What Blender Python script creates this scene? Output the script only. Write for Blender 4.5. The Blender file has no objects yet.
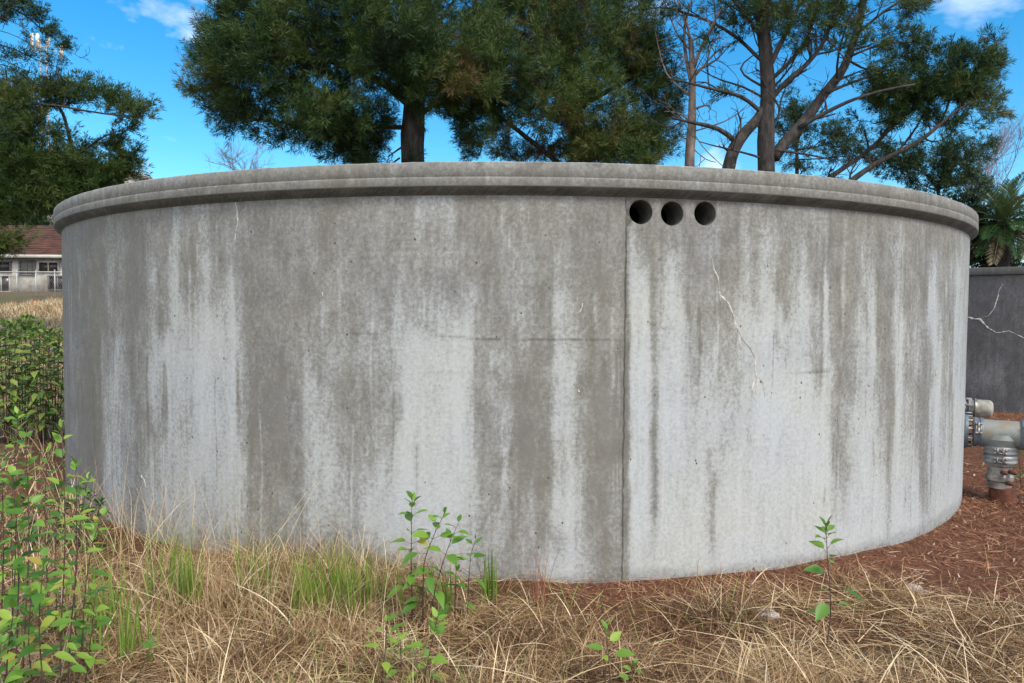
import bpy, math, random
import numpy as np
from mathutils import Matrix, Vector

# ------------------------------------------------------------------ camera, world, sun
S = bpy.context.scene
COL = S.collection
rng = np.random.default_rng(7)
random.seed(7)
F, PITCH, ROLL, YAW = 740.0, 0.0394, -0.0067, -0.003
CAMZ = 1.60
R, DC = 4.68, 1.9178 * 4.68                       # tank radius, distance of its axis


def _rot():
    c, s = math.cos(YAW), math.sin(YAW)
    A = np.array([[c, -s, 0], [s, c, 0], [0, 0, 1.0]])
    c, s = math.cos(PITCH), math.sin(PITCH)
    B = np.array([[1, 0, 0], [0, c, -s], [0, s, c]])
    c, s = math.cos(ROLL), math.sin(ROLL)
    D = np.array([[c, 0, -s], [0, 1, 0], [s, 0, c]])
    return D @ B @ A


RM = _rot()
CAMP = np.array([0, 0, CAMZ])


def at(x, y, D):
    """world point seen at picture position x, y at depth D metres"""
    v = np.array([(x - 512) / F * D, D, (341.5 - y) / F * D])
    return RM.T @ v + CAMP


def proj(P):
    q = (np.asarray(P) - CAMP) @ RM.T
    return 512 + F * q[..., 0] / q[..., 1], 341.5 - F * q[..., 2] / q[..., 1]


K = np.array([[1, 0, 0], [0, 0, 1], [0, -1, 0.0]])
cam_d = bpy.data.cameras.new('camera')
cam = bpy.data.objects.new('camera', cam_d)
COL.objects.link(cam)
m3 = (K @ RM).T
M = Matrix([[*m3[0], 0], [*m3[1], 0], [*m3[2], CAMZ], [0, 0, 0, 1]])
cam.matrix_world = M
cam_d.sensor_fit = 'HORIZONTAL'
cam_d.sensor_width = 36
cam_d.lens = 36 * F / 1024
cam_d.clip_end = 3000
cam_d.clip_start = 0.05
S.camera = cam

SUN_EL, SUN_AZ = math.radians(48), math.radians(142)   # azimuth clockwise from +y
world = bpy.data.worlds.new('World')
S.world = world
world.use_nodes = True
nt = world.node_tree
nt.nodes.clear()


def N(nt, typ, **kw):
    n = nt.nodes.new(typ)
    for k, v in kw.items():
        if k[0] == '_':
            n.inputs[k[1:]].default_value = v
        else:
            setattr(n, k, v)
    return n


def L(nt, a, b):
    nt.links.new(a, b)


def math_n(nt, op, a, b=None, c=None, clamp=False):
    n = nt.nodes.new('ShaderNodeMath')
    n.operation = op
    n.use_clamp = clamp
    for i, v in enumerate((a, b, c)):
        if v is None:
            continue
        if isinstance(v, (int, float)):
            n.inputs[i].default_value = v
        else:
            nt.links.new(v, n.inputs[i])
    return n.outputs[0]


def mixc(nt, fac, a, b, mode='MIX'):
    n = nt.nodes.new('ShaderNodeMix')
    n.data_type = 'RGBA'
    n.blend_type = mode
    for sock, v in ((n.inputs[0], fac), (n.inputs[6], a), (n.inputs[7], b)):
        if isinstance(v, (int, float)):
            sock.default_value = v
        elif isinstance(v, (tuple, list)):
            sock.default_value = (*v[:3], 1)
        else:
            nt.links.new(v, sock)
    return n.outputs[2]


def ramp(nt, fac, stops, interp='LINEAR'):
    n = nt.nodes.new('ShaderNodeValToRGB')
    cr = n.color_ramp
    cr.interpolation = interp
    while len(cr.elements) < len(stops):
        cr.elements.new(0.5)
    for e, (p, c) in zip(cr.elements, stops):
        e.position = p
        e.color = (*c, 1) if isinstance(c, (tuple, list)) else (c, c, c, 1)
    if fac is not None:
        nt.links.new(fac, n.inputs[0])
    return n.outputs[0]


def noise(nt, vec, scale, detail=4, rough=0.55, dist=0.0):
    n = nt.nodes.new('ShaderNodeTexNoise')
    n.inputs['Scale'].default_value = scale
    n.inputs['Detail'].default_value = detail
    n.inputs['Roughness'].default_value = rough
    n.inputs['Distortion'].default_value = dist
    if vec is not None:
        nt.links.new(vec, n.inputs['Vector'])
    return n.outputs[0]


def mapping(nt, vec, scale=(1, 1, 1), loc=(0, 0, 0)):
    n = nt.nodes.new('ShaderNodeMapping')
    n.inputs['Scale'].default_value = scale
    n.inputs['Location'].default_value = loc
    nt.links.new(vec, n.inputs['Vector'])
    return n.outputs[0]


sky = N(nt, 'ShaderNodeTexSky', sky_type='NISHITA', sun_disc=False, sun_elevation=SUN_EL,
        sun_rotation=SUN_AZ, altitude=0, air_density=1.0, dust_density=0.2, ozone_density=2.0)
tc = N(nt, 'ShaderNodeTexCoord')
dirv = tc.outputs['Generated']
hs = N(nt, 'ShaderNodeHueSaturation', _Saturation=1.44, _Value=1.0, _Hue=0.492)
L(nt, sky.outputs[0], hs.inputs['Color'])
skyc = mixc(nt, 1.0, hs.outputs[0], (0.78, 0.97, 1.0), 'MULTIPLY')
# clouds laid out by direction on the sky: broken cloud, with more added out of view to soften the light
mp = mapping(nt, dirv, (1, 1, 2.6))
c1 = noise(nt, mp, 2.3, 6, 0.6, 0.4)
sep = N(nt, 'ShaderNodeSeparateXYZ')
L(nt, dirv, sep.inputs[0])
back = math_n(nt, 'MULTIPLY_ADD', sep.outputs[1], -0.30, 0.12)      # unseen cloud added behind the photographer for soft neutral light
cl = math_n(nt, 'ADD', c1, back)


def skyblob(px, py, size, amt):
    v = at(px, py, 1) - CAMP
    v = v / np.linalg.norm(v)
    d = N(nt, 'ShaderNodeVectorMath', operation='DOT_PRODUCT')
    L(nt, dirv, d.inputs[0])
    d.inputs[1].default_value = v
    t = math_n(nt, 'SUBTRACT', 1.0, d.outputs['Value'])
    t = math_n(nt, 'MULTIPLY_ADD', t, -1.0 / (size * size * 0.5), 1.0, clamp=True)
    return math_n(nt, 'MULTIPLY', t, amt)


for b in ((1010, -30, 0.15, 0.22), (150, 35, 0.16, 0.13), (880, 165, 0.10, 0.16), (715, 176, 0.07, 0.22),
          (640, 5, 0.12, 0.22), (190, 38, 0.13, 0.10), (610, 160, 0.12, 0.1)):
    cl = math_n(nt, 'ADD', cl, skyblob(*b))
cm = ramp(nt, cl, [(0.53, 0.0), (0.78, 1.0)])
wc = mixc(nt, cm, skyc, (7.4, 7.7, 8.2))
bg = N(nt, 'ShaderNodeBackground', _Strength=0.135)
L(nt, wc, bg.inputs['Color'])
wo = N(nt, 'ShaderNodeOutputWorld')
L(nt, bg.outputs[0], wo.inputs[0])

sd = bpy.data.lights.new('sun', 'SUN')
sd.energy = 2.0
sd.angle = math.radians(16)
sd.color = (1.0, 0.91, 0.78)
sun = bpy.data.objects.new('sun', sd)
COL.objects.link(sun)
sv = Vector((math.sin(SUN_AZ) * math.cos(SUN_EL), math.cos(SUN_AZ) * math.cos(SUN_EL), math.sin(SUN_EL)))
sun.rotation_euler = sv.to_track_quat('Z', 'Y').to_euler()
sun.location = (5, -5, 12)

S.view_settings.view_transform = 'Standard'
S.view_settings.look = 'None'
S.view_settings.gamma = 1
S.view_settings.use_curve_mapping = False
S.view_settings.exposure = 0.66
S.cycles.max_bounces = 6
S.cycles.diffuse_bounces = 3
S.cycles.transparent_max_bounces = 8


# ------------------------------------------------------------------ helpers
def tag(o, label=None, cat=None, group=None, kind=None):
    if label:
        o['label'] = label
    if cat:
        o['category'] = cat
    if group:
        o['group'] = group
    if kind:
        o['kind'] = kind
    return o


def empty(name, loc, label=None, cat=None, group=None):
    o = bpy.data.objects.new(name, None)
    o.empty_display_size = 0.2
    COL.objects.link(o)
    o.location = tuple(float(v) for v in loc)
    return tag(o, label, cat, group)


def mesh_obj(name, V, faces, mats, parent=None, smooth=False, attrs=None, midx=None):
    """V (n,3) array in world space; faces: list of (m,k) index arrays"""
    V = np.asarray(V, dtype=np.float64)
    if parent is not None:
        V = V - np.array(parent_loc(parent))
    me = bpy.data.meshes.new(name)
    if isinstance(faces, np.ndarray):
        faces = [faces]
    faces = [np.asarray(f, dtype=np.int64) for f in faces if len(f)]
    me.vertices.add(len(V))
    me.vertices.foreach_set('co', V.astype(np.float32).ravel())
    nl = sum(f.size for f in faces)
    npoly = sum(len(f) for f in faces)
    me.loops.add(nl)
    me.loops.foreach_set('vertex_index', np.concatenate([f.ravel() for f in faces]).astype(np.int32))
    me.polygons.add(npoly)
    tot = np.concatenate([np.full(len(f), f.shape[1]) for f in faces])
    start = np.concatenate([[0], np.cumsum(tot)[:-1]])
    me.polygons.foreach_set('loop_start', start.astype(np.int32))
    me.polygons.foreach_set('loop_total', tot.astype(np.int32))
    if smooth:
        me.polygons.foreach_set('use_smooth', np.ones(npoly, dtype=bool))
    if not isinstance(mats, (list, tuple)):
        mats = [mats]
    for m in mats:
        me.materials.append(m)
    if midx is not None:
        me.polygons.foreach_set('material_index', np.asarray(midx, dtype=np.int32))
    for k, a in (attrs or {}).items():
        at_ = me.attributes.new(k, 'FLOAT', 'POINT')
        at_.data.foreach_set('value', np.asarray(a, dtype=np.float32))
    me.update()
    me.validate()
    o = bpy.data.objects.new(name, me)
    COL.objects.link(o)
    if parent is not None:
        o.parent = parent
    return o


def parent_loc(p):
    v = np.array(p.location)
    while p.parent is not None:
        p = p.parent
        v = v + np.array(p.location)
    return v


class MB:
    """collects shapes for ONE mesh"""

    def __init__(self):
        self.V, self.F, self.n, self.A = [], {}, 0, []

    def add(self, V, F, a=0.0):
        V = np.asarray(V, dtype=float)
        F = np.asarray(F)
        self.V.append(V)
        self.F.setdefault(F.shape[1], []).append(F + self.n)
        self.A.append(np.full(len(V), a) if np.isscalar(a) else np.asarray(a))
        self.n += len(V)

    def tube(self, pts, rad, n=6, cap=True, a=0.0):
        pts = np.asarray(pts, dtype=float)
        m = len(pts)
        rad = np.broadcast_to(np.asarray(rad, dtype=float), (m,))
        T = np.gradient(pts, axis=0)
        T /= np.linalg.norm(T, axis=1)[:, None] + 1e-12
        ref = np.array([0, 0, 1.0]) if abs(T[0, 2]) < 0.9 else np.array([1.0, 0, 0])
        rings = []
        th = np.linspace(0, 2 * np.pi, n, endpoint=False)
        u = np.cross(T[0], ref)
        u /= np.linalg.norm(u)
        for i in range(m):
            u = u - T[i] * (u @ T[i])
            u /= np.linalg.norm(u) + 1e-12
            w = np.cross(T[i], u)
            rings.append(pts[i] + rad[i] * (np.cos(th)[:, None] * u + np.sin(th)[:, None] * w))
        V = np.concatenate(rings)
        i = np.arange(m - 1)[:, None] * n
        j = np.arange(n)[None]
        k = (j + 1) % n
        Fq = np.stack([i + j, i + k, i + n + k, i + n + j], -1).reshape(-1, 4)
        self.add(V, Fq, a)
        if cap:
            for e in (0, m - 1):
                c = self.n
                self.V.append(pts[e:e + 1])
                self.A.append(np.full(1, a) if np.isscalar(a) else np.zeros(1))
                base = c - len(V) + e * n if e else c - len(V)
                if e:
                    base = c - (1 if False else 0) - len(V) - 1 + e * n
                tri = np.stack([base + np.arange(n), base + (np.arange(n) + 1) % n, np.full(n, c)], -1)
                if e == 0:
                    tri = tri[:, ::-1]
                self.F.setdefault(3, []).append(tri)
                self.n += 1

    def box(self, c, s, rz=0.0, a=0.0, bev=0.0):
        c = np.array(c, float)
        h = np.array(s, float) / 2
        q = np.array([[-1, -1, -1], [1, -1, -1], [1, 1, -1], [-1, 1, -1], [-1, -1, 1], [1, -1, 1], [1, 1, 1], [-1, 1, 1]]) * h
        cs, sn = math.cos(rz), math.sin(rz)
        q = q @ np.array([[cs, sn, 0], [-sn, cs, 0], [0, 0, 1]])
        self.add(q + c, [[0, 3, 2, 1], [4, 5, 6, 7], [0, 1, 5, 4], [1, 2, 6, 5], [2, 3, 7, 6], [3, 0, 4, 7]], a)

    def build(self, name, mat, parent=None, smooth=False):
        if not self.V:
            return None
        return mesh_obj(name, np.concatenate(self.V), [np.concatenate(f) for f in self.F.values()], mat, parent,
                        smooth, {'tone': np.concatenate(self.A)})


def vnoise(P, seed=0):
    """smooth value noise, P (n,d<=3) -> (n,) in 0..1"""
    P = np.asarray(P, float)
    if P.shape[1] == 2:
        P = np.c_[P, np.zeros(len(P))]
    I = np.floor(P).astype(np.int64)
    f = P - I
    f = f * f * (3 - 2 * f)
    out = 0
    for dx in (0, 1):
        for dy in (0, 1):
            for dz in (0, 1):
                h = (I[:, 0] + dx) * 374761393 + (I[:, 1] + dy) * 668265263 + (I[:, 2] + dz) * 2147483647 + seed * 1274126177
                h = (h ^ (h >> 13)) * 1274126177
                h = (h ^ (h >> 16)) & 0xffff
                w = (f[:, 0] if dx else 1 - f[:, 0]) * (f[:, 1] if dy else 1 - f[:, 1]) * (f[:, 2] if dz else 1 - f[:, 2])
                out = out + w * h / 65535.0
    return out


def fbm(P, seed=0, oct=4):
    P = np.asarray(P, float)
    s = 0
    a = 0.5
    for i in range(oct):
        s = s + a * vnoise(P * 2 ** i + i * 17.3, seed + i)
        a *= 0.5
    return s / (1 - 0.5 ** oct)


def sm(x, a, b):
    t = np.clip((x - a) / (b - a), 0, 1)
    return t * t * (3 - 2 * t)


def unit(v):
    return v / (np.linalg.norm(v, axis=-1, keepdims=True) + 1e-12)


# ------------------------------------------------------------------ materials
def material(name):
    m = bpy.data.materials.new(name)
    m.use_nodes = True
    t = m.node_tree
    t.nodes.clear()
    p = t.nodes.new('ShaderNodeBsdfPrincipled')
    o = t.nodes.new('ShaderNodeOutputMaterial')
    t.links.new(p.outputs[0], o.inputs[0])
    return m, t, p, o


def bump(t, p, h, strength=0.5, dist=0.01):
    b = t.nodes.new('ShaderNodeBump')
    b.inputs['Strength'].default_value = strength
    b.inputs['Distance'].default_value = dist
    t.links.new(h, b.inputs['Height'])
    t.links.new(b.outputs[0], p.inputs['Normal'])


def attr(t, name):
    a = t.nodes.new('ShaderNodeAttribute')
    a.attribute_name = name
    return a.outputs['Fac']


def mat_noise(name, cols, scale, rough=0.8, bscale=None, bstr=0.4, bdist=0.01, stretch=(1, 1, 1), metal=0.0, detail=5):
    m, t, p, o = material(name)
    tc = t.nodes.new('ShaderNodeTexCoord')
    v = mapping(t, tc.outputs['Object'], stretch)
    n = noise(t, v, scale, detail, 0.6)
    k = len(cols)
    c = ramp(t, n, [(0.32 + 0.36 * i / max(1, k - 1), cc) for i, cc in enumerate(cols)])
    t.links.new(c, p.inputs['Base Color'])
    p.inputs['Roughness'].default_value = rough
    p.inputs['Metallic'].default_value = metal
    if bscale:
        bump(t, p, noise(t, v, bscale, 6, 0.65), bstr, bdist)
    return m


def mat_tone(name, cols, rough=0.6, trans=0.25, spec=0.3):
    """leaf material: colour by per-leaf attribute, some light through the leaf"""
    m, t, p, o = material(name)
    k = len(cols)
    c = ramp(t, attr(t, 'tone'), [(i / max(1, k - 1), cc) for i, cc in enumerate(cols)])
    t.links.new(c, p.inputs['Base Color'])
    p.inputs['Roughness'].default_value = rough
    p.inputs['Specular IOR Level'].default_value = spec
    if trans:
        tr = t.nodes.new('ShaderNodeBsdfTranslucent')
        t.links.new(c, tr.inputs['Color'])
        ms = t.nodes.new('ShaderNodeMixShader')
        ms.inputs[0].default_value = trans
        t.links.new(p.outputs[0], ms.inputs[1])
        t.links.new(tr.outputs[0], ms.inputs[2])
        t.links.new(ms.outputs[0], o.inputs[0])
    return m


def mat_concrete(name, dark, light, dep_white, wallmap=True):
    m, t, p, o = material(name)
    g = t.nodes.new('ShaderNodeNewGeometry').outputs['Position']
    tcn = t.nodes.new('ShaderNodeAttribute')
    tcn.attribute_name = 'arc'
    cb = t.nodes.new('ShaderNodeCombineXYZ')
    sp = t.nodes.new('ShaderNodeSeparateXYZ')
    t.links.new(g, sp.inputs[0])
    t.links.new(tcn.outputs['Fac'], cb.inputs[0])
    t.links.new(sp.outputs[2], cb.inputs[2])
    uv = cb.outputs[0]
    # streaks running down
    s1 = noise(t, mapping(t, uv, (1, 1, 0.07)), 26, 5, 0.65, 0.0)
    s2 = noise(t, mapping(t, uv, (1, 1, 0.10), (3, 0, 0)), 7, 6, 0.6, 0.3)
    blot = noise(t, mapping(t, uv, (1, 1, 0.55)), 10, 9, 0.72, 0.6)
    fine = noise(t, uv, 42, 9, 0.72)
    grit = noise(t, uv, 150, 3, 0.6)
    dep = attr(t, 'dep')
    e = math_n(t, 'SUBTRACT', s1, 0.5)
    e = math_n(t, 'MULTIPLY', e, 0.62)
    e2 = math_n(t, 'MULTIPLY', math_n(t, 'SUBTRACT', s2, 0.5), 0.45)
    e3 = math_n(t, 'MULTIPLY', math_n(t, 'SUBTRACT', blot, 0.5), 0.95)
    e4 = math_n(t, 'MULTIPLY', math_n(t, 'SUBTRACT', fine, 0.5), 1.35)
    d = math_n(t, 'ADD', math_n(t, 'ADD', e, e2), math_n(t, 'ADD', e3, e4))
    d = math_n(t, 'MULTIPLY_ADD', d, 0.85, dep)
    dd = ramp(t, d, [(0.12, 0.0), (0.36, 0.20), (0.52, 0.44), (0.68, 0.74), (1.0, 1.0)])
    basec = mixc(t, ramp(t, blot, [(0.3, 0.0), (0.7, 1.0)]), dark, light)
    col = mixc(t, dd, basec, dep_white)
    # grey-green and brown tints of the cement
    tint = ramp(t, noise(t, uv, 1.6, 4, 0.5), [(0.35, (0.96, 0.97, 1.0)), (0.65, (1.0, 0.99, 0.955))])
    col = mixc(t, 1.0, col, tint, 'MULTIPLY')
    # grit
    gr = ramp(t, grit, [(0.30, 0.90), (0.5, 1.0), (0.72, 1.06)])
    col = mixc(t, 1.0, col, gr, 'MULTIPLY')
    fr = ramp(t, fine, [(0.25, 0.84), (0.5, 1.0), (0.75, 1.10)])
    col = mixc(t, 1.0, col, fr, 'MULTIPLY')
    # bug holes
    vo = t.nodes.new('ShaderNodeTexVoronoi')
    vo.inputs['Scale'].default_value = 16
    vo.inputs['Randomness'].default_value = 1
    t.links.new(mapping(t, uv, (1, 1, 0.8)), vo.inputs['Vector'])
    rad = math_n(t, 'MULTIPLY', vo.outputs['Color'], 0.085)
    hole = math_n(t, 'SUBTRACT', vo.outputs['Distance'], rad)
    hm = ramp(t, hole, [(0.0, 1.0), (0.03, 0.0)])
    sel = ramp(t, noise(t, uv, 3.3, 3, 0.6), [(0.40, 0.0), (0.50, 1.0)])
    hm = math_n(t, 'MULTIPLY', hm, sel)
    col = mixc(t, math_n(t, 'MULTIPLY', hm, 0.9), col, (0.05, 0.047, 0.042))
    # dirt attribute (joint line, moss, dark washes)
    di = attr(t, 'dirt')
    dn = math_n(t, 'MULTIPLY', di, ramp(t, fine, [(0.3, 1.25), (0.7, 0.6)]), clamp=True)
    col = mixc(t, dn, col, (0.060, 0.058, 0.050))
    t.links.new(col, p.inputs['Base Color'])
    p.inputs['Roughness'].default_value = 0.86
    p.inputs['Specular IOR Level'].default_value = 0.25
    h = math_n(t, 'MULTIPLY_ADD', fine, 0.5, math_n(t, 'MULTIPLY', grit, 0.25))
    h = math_n(t, 'SUBTRACT', h, math_n(t, 'MULTIPLY', hm, 1.2))
    h = math_n(t, 'ADD', h, math_n(t, 'MULTIPLY', blot, 0.6))
    bump(t, p, h, 0.35, 0.004)
    return m


M_wall = mat_concrete('weathered_concrete', (0.160, 0.154, 0.140), (0.222, 0.215, 0.195), (0.448, 0.470, 0.478))
M_dark = mat_concrete('shaded_dirty_concrete', (0.066, 0.067, 0.070), (0.11, 0.11, 0.114), (0.24, 0.25, 0.26))  # second tank's shade and dirt put into a darker concrete colour
M_crust = mat_noise('lime_crust', [(0.26, 0.25, 0.23), (0.50, 0.49, 0.46), (0.62, 0.61, 0.58)], 60, 0.9, 120, 0.4, 0.003)
M_hole = mat_noise('hole_lining', [(0.07, 0.07, 0.065), (0.16, 0.155, 0.145)], 25, 0.9, 60, 0.4, 0.004)
M_bark = mat_noise('pine_bark', [(0.018, 0.016, 0.015), (0.042, 0.037, 0.034), (0.078, 0.069, 0.064)], 9, 0.95, 14, 0.9, 0.05, (1, 1, 0.3))
M_bark_pale = mat_noise('dead_wood', [(0.10, 0.075, 0.062), (0.30, 0.24, 0.205)], 7, 0.9, 16, 0.7, 0.03, (1, 1, 0.3))
M_twig = mat_noise('bare_twig', [(0.16, 0.11, 0.115), (0.27, 0.20, 0.20)], 6, 0.9)
M_needle = mat_tone('pine_needles', [(0.009, 0.024, 0.008), (0.026, 0.060, 0.014), (0.060, 0.104, 0.022), (0.115, 0.128, 0.034), (0.135, 0.082, 0.040)], 0.55, 0.15)
M_needle_b = mat_tone('blue_green_needles', [(0.011, 0.028, 0.013), (0.025, 0.060, 0.022), (0.055, 0.095, 0.028), (0.10, 0.12, 0.04)], 0.55, 0.15)
M_leaf = mat_tone('fresh_leaves', [(0.045, 0.130, 0.020), (0.105, 0.240, 0.035), (0.210, 0.370, 0.050), (0.370, 0.460, 0.070), (0.42, 0.34, 0.07)], 0.42, 0.32, 0.4)
M_leaf_d = mat_tone('dark_leaves', [(0.018, 0.055, 0.014), (0.055, 0.135, 0.028), (0.13, 0.23, 0.045), (0.25, 0.32, 0.08)], 0.45, 0.25, 0.4)
M_stem = mat_noise('purple_stem', [(0.045, 0.022, 0.022), (0.11, 0.055, 0.045)], 30, 0.6)
M_straw = mat_tone('dry_grass', [(0.085, 0.042, 0.022), (0.31, 0.18, 0.085), (0.60, 0.43, 0.23), (0.86, 0.71, 0.48)], 0.6, 0.2, 0.3)
M_green = mat_tone('green_blades', [(0.06, 0.14, 0.02), (0.14, 0.25, 0.035), (0.26, 0.36, 0.06), (0.42, 0.42, 0.14)], 0.45, 0.3, 0.4)
M_litter = mat_tone('needle_litter', [(0.06, 0.025, 0.016), (0.21, 0.092, 0.050), (0.44, 0.215, 0.12), (0.70, 0.46, 0.30)], 0.7, 0.0, 0.2)
M_chip = mat_tone('wood_chips', [(0.16, 0.08, 0.05), (0.35, 0.24, 0.16), (0.5, 0.4, 0.3)], 0.8, 0.0, 0.2)
M_palm = mat_tone('palm_leaflets', [(0.02, 0.05, 0.016), (0.05, 0.12, 0.035), (0.09, 0.16, 0.06), (0.20, 0.19, 0.09), (0.33, 0.27, 0.17)], 0.4, 0.15, 0.5)


# ------------------------------------------------------------------ ground
def gz(x, y):
    x = np.asarray(x, float)
    y = np.asarray(y, float)
    left = 1 - sm(x, -6, 6)
    start = 9 + (1 - left) * 9
    rise = np.clip(y - start, 0, 60)
    z = 0.069 * np.where(rise < 3, rise * rise / 6, rise - 1.5)
    z = np.minimum(z, 3.6)
    z = z - 0.0074 * np.clip(x, -8, 8)
    return z


def ground_bumps(x, y):
    P = np.c_[x.ravel(), y.ravel()]
    b = (fbm(P * 1.7, 3, 4) - 0.5) * 0.07
    r = np.hypot(P[:, 0], P[:, 1] - DC) - R
    b = b * (0.35 + 0.65 * sm(np.abs(r), 0.1, 0.7))
    # litter heaped against the wall
    b += 0.028 * np.exp(-(np.clip(r, 0, None) / 0.12) ** 2) * (0.4 + fbm(P * 3, 9, 3)) - 0.01
    return b.reshape(x.shape)


def GZ(x, y):
    x = np.atleast_1d(np.asarray(x, float))
    y = np.atleast_1d(np.asarray(y, float))
    near = 1 - sm(np.hypot(x, y - 6), 14, 22)
    return gz(x, y) + ground_bumps(x, y) * near


ax = np.concatenate([-np.geomspace(900, 8.2, 40), np.linspace(-8, 8, 321), np.geomspace(8.2, 900, 40)])
ay = np.concatenate([-np.geomspace(900, 1.2, 30), np.linspace(-1, 14, 300), np.geomspace(14.2, 1200, 60)])
GX, GY = np.meshgrid(ax, ay, indexing='ij')
GZZ = GZ(GX.ravel(), GY.ravel()).reshape(GX.shape)
nx, ny = GX.shape
i = np.arange(nx - 1)[:, None] * ny
j = np.arange(ny - 1)[None]
Fq = np.stack([i + j, i + ny + j, i + ny + j + 1, i + j + 1], -1).reshape(-1, 4)
P2 = np.c_[GX.ravel(), GY.ravel()]


def mulch_amount(x, y):
    """1 = bare pine litter, 0 = dry grass"""
    P = np.c_[np.ravel(x), np.ravel(y)]
    r = np.hypot(P[:, 0], P[:, 1] - DC) - R
    n = fbm(P * 1.5, 21, 3) - 0.5
    a = 1 - sm(r + n * 0.45, 0.16, 0.5)                    # strip along the wall
    a = a * sm(P[:, 0] + n * 0.8, -0.5, 0.5)
    b = sm(P[:, 0] + (P[:, 1] - 4) * 0.35 + n * 1.1, 1.7, 2.4) * sm(P[:, 1] + n * 1.2, 3.6, 4.1)
    return np.clip(np.maximum(a, b), 0, 1)


M_ground, t, p, o = material('ground_soil')
gp = t.nodes.new('ShaderNodeNewGeometry').outputs['Position']
n1 = noise(t, gp, 2.5, 6, 0.65)
n2 = noise(t, gp, 45, 6, 0.75)
n3 = noise(t, gp, 0.35, 5, 0.6)
dry = ramp(t, n2, [(0.3, (0.045, 0.028, 0.018)), (0.5, (0.12, 0.078, 0.045)), (0.7, (0.26, 0.19, 0.11))])
grn = ramp(t, n2, [(0.3, (0.045, 0.065, 0.022)), (0.7, (0.16, 0.19, 0.07))])
field = mixc(t, ramp(t, n3, [(0.48, 0.0), (0.62, 0.7)]), dry, grn)
lit = ramp(t, n2, [(0.28, (0.045, 0.020, 0.013)), (0.5, (0.15, 0.066, 0.038)), (0.72, (0.32, 0.16, 0.095))])
col = mixc(t, attr(t, 'mulch'), field, lit)
L(t, col, p.inputs['Base Color'])
p.inputs['Roughness'].default_value = 0.95
p.inputs['Specular IOR Level'].default_value = 0.15
bump(t, p, n2, 1.0, 0.02)
nearlit = np.maximum(mulch_amount(GX, GY), 0.8 * (1 - sm(np.hypot(GX.ravel(), GY.ravel() - DC) - R, 0.7, 1.2)))
g = mesh_obj('ground', np.c_[GX.ravel(), GY.ravel(), GZZ.ravel()], Fq, M_ground, None, True, {'mulch': nearlit})
tag(g, kind='structure')


# ------------------------------------------------------------------ main tank
ROWS = [210, 240, 270, 300, 330, 360, 390, 420, 460, 500, 540, 580]
MAPTXT = """64:111111111111 74:111123222222 85:111111000122 100:111111110133 108:234335556655 118:233236666655
128:011123444444 136:211122222344 150:234457535655 165:223336545555 178:455677766655 190:323367667655 202:556689887655
212:334588887655 222:223688667654 232:334788877644 240:232344345544 250:222222111233 275:222222112333 300:332232222333
310:333234555655 325:223344456655 340:233344335544 355:333344223554 370:333344334665 385:433355446776 400:433456547876
410:333347888876 420:654458888876 432:533458888876 445:543568888876 460:232457887765 472:233568777765 480:222334323444
495:222234443444 505:333434353544 520:434443121344 535:232222111133 545:322223221235 556:334656664757 568:334557666868
580:223243234557 592:222222111125 605:232222111223 616:233333323544 627:221121111224 634:345788878777 645:334889888887
653:222224323367 662:224567888888 672:346778888888 681:345678888788 690:222234567888 700:332345677888 712:343345677778
725:332334666788 735:233344566788 747:455576777888 755:434587788888 763:466787898888 775:344587897888 785:232366887888
795:344577888888 805:345776888788 815:432544788888 825:356775789988 832:212233445688 842:222222344688 852:222244366788
862:334366778888 872:245677678888 880:222222346888 888:232222223468 898:454688888888 908:233243456788 916:222365345788
925:222232222366 935:224787777777 943:223344456777 950:223333346777 957:236676788888 965:345555677777"""
mx, mv = [], []
for w in MAPTXT.split():
    a, b = w.split(':')
    mx.append(float(a))
    mv.append([int(c) / 9 for c in b])
mx, mv = np.array(mx), np.array(mv)


def stain(px, py):
    c = np.clip(np.interp(px, mx, np.arange(len(mx))), 0, len(mx) - 1.001)
    r = np.clip(np.interp(py, ROWS, np.arange(12)), 0, 10.999)
    i, j = c.astype(int), r.astype(int)
    fi, fj = c - i, r - j
    fi = fi * fi * (3 - 2 * fi)
    return (mv[i, j] * (1 - fi) + mv[i + 1, j] * fi) * (1 - fj) + (mv[i, j + 1] * (1 - fi) + mv[i + 1, j + 1] * fi) * fj


ZT, ZR, ZW = CAMZ + .1838 * R, CAMZ + .1537 * R, CAMZ + .1447 * R
RO = 1.0129 * R


def cyl(phi, z, r=R):
    return np.stack([r * np.sin(phi), DC - r * np.cos(phi), z + 0 * phi], -1)


def az_of(px, z=1.9):
    """azimuth on the wall of the visible vertical line at picture column px"""
    ph = np.linspace(-1.02, 1.02, 4001)
    x, y = proj(cyl(ph, np.full_like(ph, z)))
    return float(np.interp(px, x, ph))


def on_wall(px, py, lift=0.0):
    """point of the wall seen at px, py"""
    ph, z = az_of(px), 1.5
    for _ in range(6):
        zz = np.linspace(-0.2, 2.6, 200)
        y = proj(cyl(np.full(200, ph), zz))[1]
        z = float(np.interp(-py, -y, zz))
        ph = az_of(px, z)
    return ph, z


tank = empty('concrete_tank', (0, DC, 0), 'big round grey concrete water tank with white lime streaks and thick top rim', 'tank')
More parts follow.
